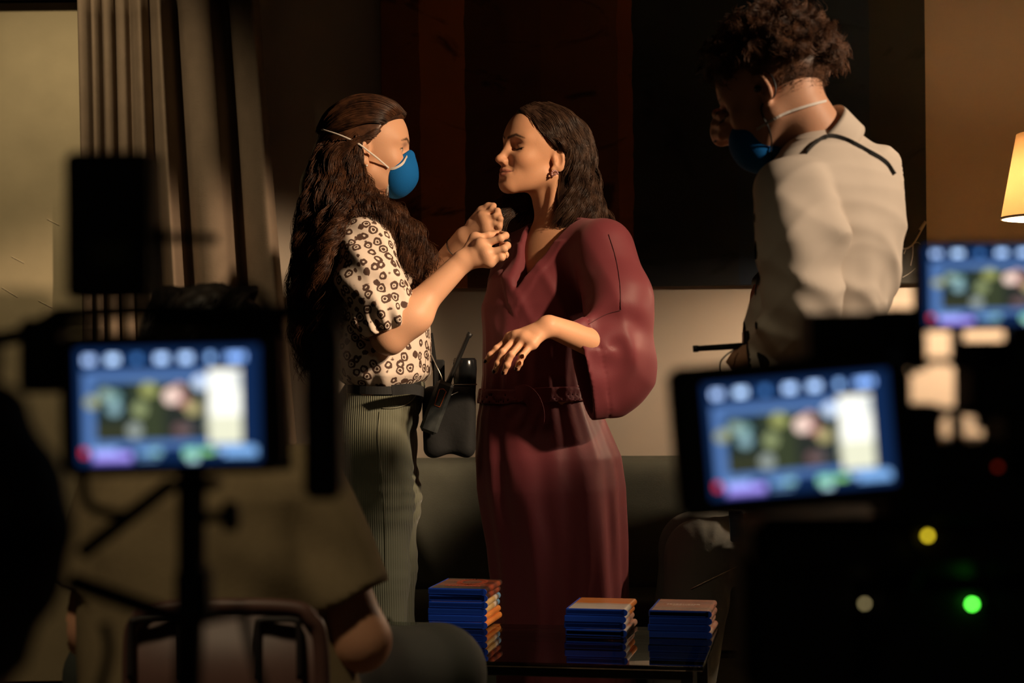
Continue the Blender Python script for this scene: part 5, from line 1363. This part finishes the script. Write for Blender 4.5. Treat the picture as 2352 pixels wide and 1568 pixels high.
# ---- the chair
DC = 2.40
m_ch = mat('brown_painted_metal', (.105, .050, .040), .45, spec=.4, noise=(25, .15))
cx = P3(510, 784, DC)[0]; ct = P3(510, 1397, DC)[2]
chair = empty('metal_chair', (cx, DC + .2, 0), 'brown stamped-metal cafe chair under the person in the olive T-shirt', 'chair')
hw_ = .128
prf = [V(cx - hw_ * 1.04, DC + .015, .43), V(cx - hw_ * 1.03, DC + .005, ct - .06), V(cx - hw_ * .92, DC, ct - .015), V(cx - hw_ * .72, DC, ct), V(cx, DC - .004, ct + .004), V(cx + hw_ * .72, DC, ct), V(cx + hw_ * .92, DC, ct - .015), V(cx + hw_ * 1.03, DC + .005, ct - .06), V(cx + hw_ * 1.04, DC + .015, .43)]
MB().tube(spline(prf, 60), .011, 12).build('back_frame', m_ch, chair, smooth=True)
bpn = MB()
n1 = 24; pv_ = []
for i in range(n1 + 1):
    x = cx - hw_ + 2 * hw_ * i / n1; y = DC - .010 * (1 - ((x - cx) / hw_) ** 2)
    pv_ += [(x, y, ct - .004), (x, y + .012, .44), (x, y + .0035, ct - .004), (x, y + .0155, .44)]
bpn.add(pv_, [(4 * i, 4 * i + 4, 4 * i + 5, 4 * i + 1) for i in range(n1)] + [(4 * i + 2, 4 * i + 3, 4 * i + 7, 4 * i + 6) for i in range(n1)] + [(4 * i, 4 * i + 2, 4 * i + 6, 4 * i + 4) for i in range(n1)] + [(4 * i + 1, 4 * i + 5, 4 * i + 7, 4 * i + 3) for i in range(n1)])
bpn.build('back_panel', m_ch, chair, smooth=True)
m_gro = mat('groove_dark', (.018, .012, .011), .6)  # dark tone for the groove outlines on the back panel
for x0, x1 in ((298, 410), (590, 688)):
    pts = [P3(x0, 1560, DC - .012), P3(x0 + 2, 1440, DC - .012), P3(x0 + 12, 1424, DC - .013), P3((x0 + x1) / 2, 1422, DC - .014), P3(x1 - 12, 1424, DC - .013), P3(x1 - 2, 1440, DC - .012), P3(x1, 1560, DC - .012)]
    MB().tube(spline(pts, 50), .0045, 8).build('stamped_groove', m_gro, chair, smooth=True)
MB().box((cx, DC + .20, .425), (.36, .36, .016), bevel=.006).build('seat', m_ch, chair)
for sx in (-1, 1):
    for sy in (-1, 1): MB().tube([V(cx + sx * .155, DC + .20 + sy * .155, .42), V(cx + sx * .19, DC + .20 + sy * .20, 0.0)], [.014, .011], 10).build('leg', m_ch, chair, smooth=True)

# ================================================================ person on the sofa with a phone, mostly hidden
DP = 4.72
bp0 = V(P3(1850, 784, DP)[0], DP + .22, 0)
m_gry = mat('charcoal_cloth', (.10, .098, .085), .85, bump=(200, .2))
knP = P3(1612, 1275, DP - .10); hipP = V(bp0[0] - .02, bp0[1] + .02, .51); anP = P3(1560, 1560, DP - .16); anP[2] = .07
shP = V(bp0[0] - .05, bp0[1] - .05, .98); elP = P3(1830, 1215, DP - .10); wrP = P3(1775, 1188, DP - .16)
pk = [P3(1752, 1183, DP - .19), P3(1762, 1186, DP - .20), P3(1772, 1190, DP - .205), P3(1781, 1193, DP - .205)]
pf = [[P3(1728, 1196, DP - .21), P3(1716, 1220, DP - .205), P3(1716, 1240, DP - .20)], [P3(1746, 1198, DP - .225), P3(1733, 1208, DP - .22), P3(1728, 1212, DP - .21)],
      [P3(1762, 1200, DP - .225), P3(1752, 1208, DP - .22), P3(1746, 1208, DP - .21)], [P3(1778, 1194, DP - .222), P3(1784, 1192, DP - .22), P3(1776, 1196, DP - .21)]]
ptb = [P3(1762, 1175, DP - .16), P3(1735, 1176, DP - .17), P3(1715, 1184, DP - .18)]
hd_p = Head(V(bp0[0] - .03, bp0[1] - .12, 1.17), frame(math.radians(190), math.radians(-25)), 1.0, eye='closed')
def sit_skin(P):
    d = hd_p.sdf(P); d = smin(d, cap(P, hd_p.w(-.03, 0, -.05), shP + V(.03, .05, .0), .05, .06), .03)
    d = smin(d, chain(P, [shP + V(.02, .05, 0), V(bp0[0] + .02, bp0[1] + .06, .75), hipP], [.09, .10, .10], .04), .04)
    d = smin(d, chain(P, [shP + V(0, -.1, 0), elP, wrP], [.045, .04, .028], .02), .03)
    d = smin(d, hand_sdf(P, wrP, pk, pf, ptb, .014, .0092, .026), .012)
    for y in (0, .18):
        d = smin(d, chain(P, [hipP + V(0, y - .06, 0), knP + V(0, y, 0), anP + V(0, y, 0)], [.07, .05, .038], .03), .03)
        d = smin(d, cap(P, anP + V(0, y, -.035), anP + V(-.14, y - .02, -.042), .034, .026), .03)
    return d
bv, bf = polygonize(sit_skin, V(anP[0] - .22, DP - .34, -.005), V(bp0[0] + .22, bp0[1] + .30, 1.36), .007)
ps = mk('person', bv, bf, m_skin, base=bp0, colors=np.tile(np.array((.48, .25, .16)), (len(bv), 1)))
tag(ps, 'person in charcoal clothes sitting bent on the sofa, hand holding a phone', 'person')
def sit_cloth(P):
    d = chain(P, [shP + V(.02, .05, -.02), V(bp0[0] + .02, bp0[1] + .06, .75), hipP], [.110, .125, .130], .04)
    d = smin(d, chain(P, [shP + V(0, -.1, -.01), elP + V(.015, 0, .005)], [.062, .052], .02), .03)
    for y in (0, .18):
        d = smin(d, chain(P, [hipP + V(0, y - .06, 0), knP + V(0, y, 0), anP + V(0, y, .03)], [.105, .092, .080], .03), .03)
    q = P - knP.astype(np.float32); a_ = np.arctan2(q[:, 2], q[:, 0])
    return d + .0040 * np.sin(a_ * 14 + 20 * q[:, 0]) * np.clip(q[:, 0] * 9 + .6, 0, 1) * np.exp(-(np.linalg.norm(q, axis=1) / .2) ** 2)
v, q = polygonize(sit_cloth, V(anP[0] - .16, DP - .34, .02), V(bp0[0] + .24, bp0[1] + .32, 1.16), .009); cl = mk('clothes', v, q, m_gry, ps, label='charcoal jacket and trousers')
ln = march_line(sit_cloth, [(1587, 1352), (1625, 1333), (1660, 1316), (1690, 1302), (1716, 1288)], 24, .004, d0=4.0)
MB().tube(ln, .0011, 6).build('zip', mat('zip_metal', (.6, .5, .4), .3, metal=.9), cl, smooth=True)
v, q = polygonize(lambda P: smax((hd_p.skull(hd_p.loc(P)) - .012), hd_p.loc(P)[:, 0] - .06, .01), hd_p.o - .16, hd_p.o + .16, .007); mk('hair', v, q, m_hair_t, ps)
phc = P3(1692, 1208, DP - .205); Rp = frame(math.radians(60), math.radians(8))
ph_ = empty('phone', phc - V(0, 0, .04), 'dark blue phone held above the knee by the person on the sofa', 'phone')
MB().box(phc, (.010, .040, .085), Rp, bevel=.004).build('case', mat('navy_phone_case', (.02, .05, .09), .3), ph_)
MB().box(phc + Rp @ V(.0052, 0, 0), (.0006, .034, .076), Rp).build('screen', mat('phone_glass', (.005, .006, .008), .08), ph_)
# ================================================================ camera gear in the foreground (out of focus)
m_blkp = mat('black_camera_metal', (.010, .010, .010), .55, spec=.3)
m_blks = mat('black_camera_satin', (.014, .014, .014), .40, spec=.4)

def screen_colours(W=128, H=80):
    """the picture and read-outs shown by a camera monitor"""
    I = np.zeros((H, W, 3)); yy, xx = np.mgrid[0:H, 0:W]; u = (xx + .5) / W; v = (yy + .5) / H      # v = 0 at the top
    I[:] = (.004, .016, .060)
    def box(u0, v0, u1, v1, c, a=1.0):
        m = (u >= u0) & (u < u1) & (v >= v0) & (v < v1); I[m] = I[m] * (1 - a) + np.array(c) * a
    def disc(cu, cv, ru, rv, c, a=1.0):
        m = ((u - cu) / ru) ** 2 + ((v - cv) / rv) ** 2 < 1; I[m] = I[m] * (1 - a) + np.array(c) * a
    for cu, wd, c in ((.075, .045, (.42, .60, 1.0)), (.205, .055, (.46, .66, 1.0)), (.335, .03, (.05, .16, .42)), (.47, .05, (.42, .62, 1.0)), (.605, .05, (.42, .62, 1.0)), (.735, .03, (.25, .45, .85)), (.87, .085, (.25, .45, .95))):
        for k in range(4): box(cu + .62 * (-wd + k * wd / 2), .065, cu + .62 * (-wd + k * wd / 2 + wd * .42), .125, np.array(c) * 1.7)
    box(.04, .20, .90, .86, (.075, .16, .38))                          # frame lines round the picture
    box(.105, .29, .90, .80, (.010, .020, .022))
    box(.105, .62, .30, .80, (.030, .034, .018)); box(.30, .29, .48, .80, (.035, .045, .022)); box(.48, .30, .60, .80, (.020, .024, .020))
    for cu, cv, r, c in ((.16, .40, .035, (.28, .40, .36)), (.21, .42, .03, (.20, .36, .36)), (.205, .52, .038, (.22, .36, .40)), (.085, .46, .035, (.34, .36, .18)), (.395, .36, .04, (.34, .36, .12)), (.345, .53, .04, (.26, .30, .14)), (.315, .71, .04, (.28, .32, .30)),
                         (.52, .42, .045, (.95, .70, .60)), (.56, .36, .03, (.55, .34, .30)), (.585, .47, .03, (.42, .18, .16)), (.635, .53, .04, (.42, .36, .16)), (.56, .71, .035, (.14, .08, .08)), (.61, .71, .03, (.12, .09, .09)), (.675, .31, .04, (.62, .74, .95))):
        disc(cu, cv, r, r * 1.55, c)
    box(.72, .20, .90, .84, (1.0, 1.0, .90)); box(.72, .60, .90, .84, (.62, .62, .40), .7); box(.70, .45, .73, .75, (.5, .5, .4), .6); box(.84, .22, .90, .36, (.55, .6, .62), .6)
    box(.02, .865, .055, .93, (.75, .02, .02)); box(.075, .86, .22, .905, (.26, .42, .80)); box(.085, .905, .30, .965, (.40, .32, .95)); box(.075, .965, .30, .985, (.10, .08, .40))
    box(.33, .87, .46, .93, (.16, .34, .62)); box(.40, .88, .45, .92, (.24, .50, .52)); box(.33, .945, .44, .965, (.2, .35, .6))
    box(.58, .875, .66, .955, (.24, .62, .40)); box(.67, .87, .74, .93, (.26, .66, .22)); box(.60, .955, .66, .985, (.5, .75, .85)); box(.76, .86, .96, .915, (.30, .50, .85)); box(.80, .88, .98, .945, (.20, .42, .80))
    return I
SC = screen_colours()
m_screen = bpy.data.materials.new('monitor_picture'); m_screen.use_nodes = True
nt = m_screen.node_tree; b_ = nt.nodes['Principled BSDF']; b_.inputs['Base Color'].default_value = (.01, .01, .01, 1); b_.inputs['Roughness'].default_value = .15
a_ = nt.nodes.new('ShaderNodeAttribute'); a_.attribute_name = 'Col'; nt.links.new(a_.outputs['Color'], b_.inputs['Emission Color']); b_.inputs['Emission Strength'].default_value = 1.25

def monitor(name, c, ew, eh, wdt, hgt, margins, label, parent_arm=None, depth=.026, skew=0.0):
    """c centre of the screen, ew unit vector to the right, eh unit vector up; margins l, r, t, b of the housing"""
    ew = nrm(ew); eh = nrm(eh - ew * (eh @ ew)); nv = np.cross(ew, eh)       # nv points away from the screen to the viewer
    if nv[1] > 0: nv = -nv
    l, r, t, b = margins
    root = empty(name, c - eh * (hgt / 2 + b), label, 'monitor', 'camera monitors showing the same picture')
    hc = c + ew * (r - l) / 2 + eh * (t - b) / 2 - nv * depth / 2
    R = np.stack([ew, -nv, eh], 1)
    MB().box(hc, (wdt + l + r, depth, hgt + t + b), R, bevel=.006).build('housing', m_blks, root)
    H, W, _ = SC.shape; gu, gv = np.meshgrid(np.linspace(0, 1, W + 1), np.linspace(0, 1, H + 1))
    vv = (c + nv * .0008)[None] + ((gu - .5) * wdt).reshape(-1, 1) * ew[None] + ((.5 - gv) * hgt).reshape(-1, 1) * eh[None]
    i = np.arange(H)[:, None] * (W + 1) + np.arange(W)[None]; q = np.stack([i, i + W + 1, i + W + 2, i + 1], -1).reshape(-1, 4)
    o = mk('screen', vv, q, m_screen, root, smooth=False, label='lit screen with picture and read-outs')
    ca = o.data.color_attributes.new('Col', 'FLOAT_COLOR', 'CORNER'); cc = np.ones((H * W, 4, 4), np.float32); cc[:, :, :3] = SC.reshape(-1, 1, 3); ca.data.foreach_set('color', cc.ravel())
    MB().box(c + ew * (-wdt * .3) + eh * (hgt / 2 + t * .5) + nv * .0008, (.010, .002, .003), R).build('button', m_blkp, root)
    return root
def quadframe(TL, TR, BL, d):
    a, b, c = P3(*TL, d), P3(*TR, d), P3(*BL, d); return (b + c) / 2, b - a, a - c, np.linalg.norm(b - a), np.linalg.norm(a - c)

# ---------------------------------------------------------------- left camera
D1 = 1.12
c, ew, eh, wd, hg = quadframe((168, 803), (590, 793), (184, 1068), D1)
monitor('field_monitor', c, ew, eh, wd, hg, (.012, .014, .010, .008), 'camera monitor on the rig in front of the seated person in the olive T-shirt')
def bx_(mb, x0, y0, x1, y1, d, th=.02, bev=.003, dx=0):
    a, b = P3(x0, y1, d), P3(x1, y0, d); return mb.box(((a[0] + b[0]) / 2, d + th / 2, (a[2] + b[2]) / 2), (abs(b[0] - a[0]), th, abs(b[2] - a[2])), bevel=bev)
def tb_(mb, pts, r, n=10): return mb.tube(np.array([P3(*p) for p in pts]), r, n)
rig = empty('camera_rig', V(P3(440, 784, D1)[0], D1 + .05, 0), 'black camera rig on a stand holding the monitor by the curtain', 'camera rig')
bx_(MB(), 148, 345, 340, 688, D1 + .01, .045, .004).build('battery_box', m_blkp, rig, label='tall black box on the rig')
bx_(MB(), 205, 552, 300, 618, D1 + .006, .004, .001).build('label_plate', mat('olive_label', (.045, .050, .012), .6), rig)
bx_(MB(), 343, 350, 352, 690, D1 + .02, .03, .001).build('side_plate', m_blkp, rig)
m = MB(); tb_(m, [(340, 560, D1 + .038), (380, 545, D1 + .038), (500, 548, D1 + .038)], .0035); m.build('rod', m_blkp, rig, smooth=True)
m = MB(); tb_(m, [(370, 515, D1 + .038), (372, 700, D1 + .038)], .0030); m.build('rod', m_blkp, rig, smooth=True)
m = MB(); tb_(m, [(-60, 790, D1 + .038), (60, 768, D1 + .038), (130, 722, D1 + .038), (300, 712, D1 + .038), (780, 716, D1 + .038)], .0055); m.build('top_rail', m_blkp, rig, smooth=True)
bx_(MB(), 130, 738, 230, 764, D1 + .02, .02, .003).build('clamp', m_blkp, rig)
bx_(MB(), 40, 730, 135, 905, D1 + .02, .03, .004).build('side_bracket', m_blkp, rig)
bx_(MB(), 696, 742, 778, 1150, D1 + .02, .05, .005).build('battery', m_blkp, rig, label='upright black battery pack')
m = MB(); tb_(m, [(640, 720, D1 + .038), (644, 840, D1 + .038), (650, 1000, D1 + .038), (655, 1080, D1 + .038)], .0055); m.build('upright', m_blkp, rig, smooth=True)
bx_(MB(), 330, 728, 640, 760, D1 + .03, .03, .004).build('cross_plate', m_blkp, rig)
m = MB(); tb_(m, [(440, 1080, D1 + .02), (440, 1300, D1 + .038), (432, 1568, D1 + .04)], .0095, 14); p = P3(432, 1568, D1 + .04); m.tube([p, V(p[0], p[1], .30)], .0095, 14); m.build('stand_pole', m_blkp, rig, smooth=True)
for x0, y0, x1, y1, w0 in ((392, 1112, 190, 1268, .0052), (420, 1425, 165, 1335, .0062), (418, 1432, 560, 1400, .004)):
    m = MB(); tb_(m, [(x0, y0, D1 + .038), (x1, y1, D1 + .06)], w0); m.build('arm', m_blkp, rig, smooth=True)
m = MB(); tb_(m, [(470, 1188, D1 + .038), (520, 1186, D1 + .038)], .004); kn_ = P3(522, 1186, D1 + .038); m.lathe(kn_ - V(.004, 0, 0), [(.004, 0), (.010, .002), (.010, .010), (.006, .012)], axis=(1, 0, 0), n=16); m.build('knob', m_blkp, rig, smooth=True)
bx_(MB(), 380, 1101, 500, 1130, D1 + .01, .03, .004).build('monitor_mount', m_blkp, rig)
bx_(MB(), 398, 1300, 476, 1445, D1 + .02, .03, .006).build('stand_head', m_blkp, rig)
pb = V(P3(432, 1568, D1 + .04)[0], D1 + .04, .34)
for k in range(3):
    t = math.radians(200 + 120 * k); m = MB(); m.tube([pb, pb + V(.24 * math.cos(t) + .02, .24 * math.sin(t) + .06, -.335)], [.010, .008], 10); m.build('stand_leg', m_blkp, rig, smooth=True)
for pts in ([(500, 700, D1 + .038), (560, 660, D1 + .05), (610, 690, D1 + .05), (600, 730, D1 + .038)], [(190, 1090, D1 + .038), (205, 1160, D1 + .05), (300, 1180, D1 + .05), (400, 1110, D1 + .038)], [(240, 1430, D1 + .05), (250, 1500, D1 + .05), (220, 1620, D1 + .05)], [(560, 1405, D1 + .05), (575, 1480, D1 + .05), (620, 1640, D1 + .05)]):
    m = MB(); m.tube(spline([P3(*p) for p in pts], 24), .0035, 8); m.build('cable', m_blkp, rig, smooth=True)

# dark-haired crew member at the left edge, close to the lens
DK_ = 0.84
hk_ = Head(P3(-330, 1345, DK_ + .05), frame(math.radians(75), math.radians(-10)), 1.0, male=1, eye='none')
def crew(P):
    d = hk_.sdf(P); d = smin(d, cap(P, hk_.w(-.03, 0, -.04), P3(-330, 1800, DK_ + .05), .055, .065), .03)
    return d
bv, bf = polygonize(crew, hk_.o - V(.16, .16, .26), hk_.o + .16, .007)
cr_b = V(hk_.o[0], DK_ + .05, 0)
pc = mk('person', bv, bf, m_skin, base=cr_b, colors=np.tile(np.array((.30, .15, .10)), (len(bv), 1)))
tag(pc, 'crew member in black with dark hair at the edge beside the camera rig', 'person')
v, q = polygonize(lambda P: smax((hk_.skull(hk_.loc(P)) - .020 + .004 * np.sin(P[:, 0] * 130) * np.sin(P[:, 2] * 120)), hk_.loc(P)[:, 0] - .085, .01) * 1.0, hk_.o - .18, hk_.o + .18, .007)
g_k = [[hk_.w(.03, y * .6, .115), hk_.w(-.04, y, .12), hk_.w(-.11, y * 1.1, .07), hk_.w(-.125, y * 1.2, 0), hk_.w(-.12, y * 1.3, -.07), hk_.w(-.11, y * 1.3, -.14)] for y in (-.085, -.05, -.02, .02, .05, .085)]
hv, hq = merge([(v, q), hair_mesh(g_k, 900, 16, (.006, .016), (.001, .006), 2, 60, .0009, .0005, .2, 61, .0006)]); mk('hair', hv, hq, mat('hair_matt_black', (.008, .006, .005), .9, spec=.05), pc)
def crew_c(P):
    d = chain(P, [V(hk_.o[0] - .17, DK_ + .05, .64), V(hk_.o[0] + .12, DK_ + .05, .64)], [.075, .075], .03)
    d = smin(d, chain(P, [V(hk_.o[0], DK_ + .05, .64), V(hk_.o[0], DK_ + .08, .40), V(hk_.o[0], DK_ + .10, .12)], [.13, .15, .17], .05), .06)
    d = smin(d, chain(P, [V(hk_.o[0] + .13, DK_ + .05, .62), V(hk_.o[0] + .15, DK_ + .02, .42), V(hk_.o[0] + .06, DK_ - .05, .40)], [.065, .055, .045], .03), .04)
    return smax(d, .002 - P[:, 2], .004)
v, q = polygonize(crew_c, V(hk_.o[0] - .30, DK_ - .18, -.01), V(hk_.o[0] + .32, DK_ + .42, .84), .012); mk('clothes', v, q, m_blk, pc, label='black clothes')

# ---------------------------------------------------------------- right camera
D2 = 1.12
c, ew, eh, wd, hg = quadframe((1607, 884), (2032, 848), (1640, 1146), D2)
monitor('field_monitor', c, ew, eh, wd, hg, (.021, .010, .012, .012), 'tilted camera monitor beside the man in the cream shirt, below the other screen')
D3 = 1.24
c, ew, eh, wd, hg = quadframe((2120, 566), (2500, 560), (2126, 748), D3)
monitor('field_monitor', c, ew, eh, wd, hg, (.004, .012, .004, .004), 'camera monitor at the picture edge under the lamp shade, cut off by the frame')
cam2 = empty('cinema_camera', V(P3(2150, 784, D2)[0], D2 + .1, 0), 'black cinema camera in a cage behind the tilted monitor, with small indicator lights', 'camera')
DX = D2 + .05
for x0, y0, x1, y1, nm, th in ((1862, 716, 2042, 900, 'matte_box', .05), (2036, 706, 2128, 850, 'body', .06), (2242, 782, 2420, 960, 'body', .06), (2080, 752, 2130, 850, 'cage_bar', .02), (2198, 752, 2216, 850, 'cage_bar', .02), (2322, 748, 2420, 790, 'cage_bar', .02),
                               (2214, 782, 2330, 850, 'cage_bar', .02), (2120, 820, 2230, 838, 'cage_bar', .02), (2036, 848, 2094, 1010, 'body', .06), (2090, 928, 2164, 1020, 'cage_bar', .03), (2160, 934, 2420, 952, 'cage_bar', .02), (2312, 950, 2420, 1100, 'body', .06), (2150, 1012, 2420, 1110, 'body', .06),
                               (2040, 1010, 2160, 1200, 'body', .06), (2150, 1100, 2430, 1200, 'body', .06), (2232, 846, 2260, 940, 'cage_bar', .02)):
    bx_(MB(), x0, y0, x1, y1, DX, th, .003).build(nm, m_blkp, cam2)
m = MB(); tb_(m, [(2130, 838, DX + .01), (2098, 846, DX + .01), (2096, 860, DX + .01)], .003); m.build('cable', m_blkp, cam2, smooth=True)
for a_, b_ in (((2196, 945), (2200, 1015)), ((2262, 940), (2250, 985)), ((2150, 940), (2165, 960))):
    m = MB(); tb_(m, [(*a_, DX + .01), (*b_, DX + .01)], .0045); m.build('rod', m_blkp, cam2, smooth=True)
# support: head, plates and a tripod column under the camera
bx_(MB(), 1735, 1185, 2420, 1330, DX + .03, .10, .010).build('base_plate', m_blkp, cam2)
bx_(MB(), 1716, 1240, 1990, 1600, DX + .06, .09, .010).build('power_unit', m_blkp, cam2)
bx_(MB(), 1985, 1320, 2430, 1620, DX + .05, .12, .012).build('tripod_head', m_blkp, cam2)
tp = V(P3(2150, 1568, DX + .11)[0], DX + .11, .72)
for k in range(3):
    t = math.radians(90 + 120 * k); m = MB(); m.tube([tp, tp + V(.38 * math.cos(t), .38 * math.sin(t), -.715)], [.020, .014], 12); m.build('tripod_leg', m_blkp, cam2, smooth=True)
for pts in ([(2070, 1200, DX + .02), (2110, 1290, DX + .01), (2060, 1400, DX + .01), (2020, 1480, DX + .03)], [(2280, 1110, DX + .02), (2300, 1220, DX + .0), (2250, 1300, DX + .0), (2290, 1450, DX + .02)]):
    m = MB(); m.tube(spline([P3(*p) for p in pts], 24), .004, 8); m.build('cable', m_blkp, cam2, smooth=True)
def led(px, py, d, r, col, st, lab):
    p = P3(px, py, d); MB().lathe(p, [(0, -r), (r * .8, -r * .6), (r, 0), (r * .8, r * .6), (0, r)], n=12).build('indicator_light', mat('led_' + lab, (0, 0, 0), .3, emit=col, estr=st), cam2, smooth=True, label=lab + ' indicator light')
led(2233, 1387, DX + .044, .0020, (.10, 1.0, .06), 14.0, 'green'); led(2131, 1230, DX + .024, .0020, (1.0, .75, .03), 4.0, 'yellow'); led(2105, 1258, DX + .024, .0016, (.6, .55, .04), 2.0, 'dim yellow')
led(1986, 1386, DX + .046, .0016, (.7, .55, .25), 2.2, 'amber'); led(2292, 1072, DX - .002, .0018, (.5, .03, .01), .45, 'red')
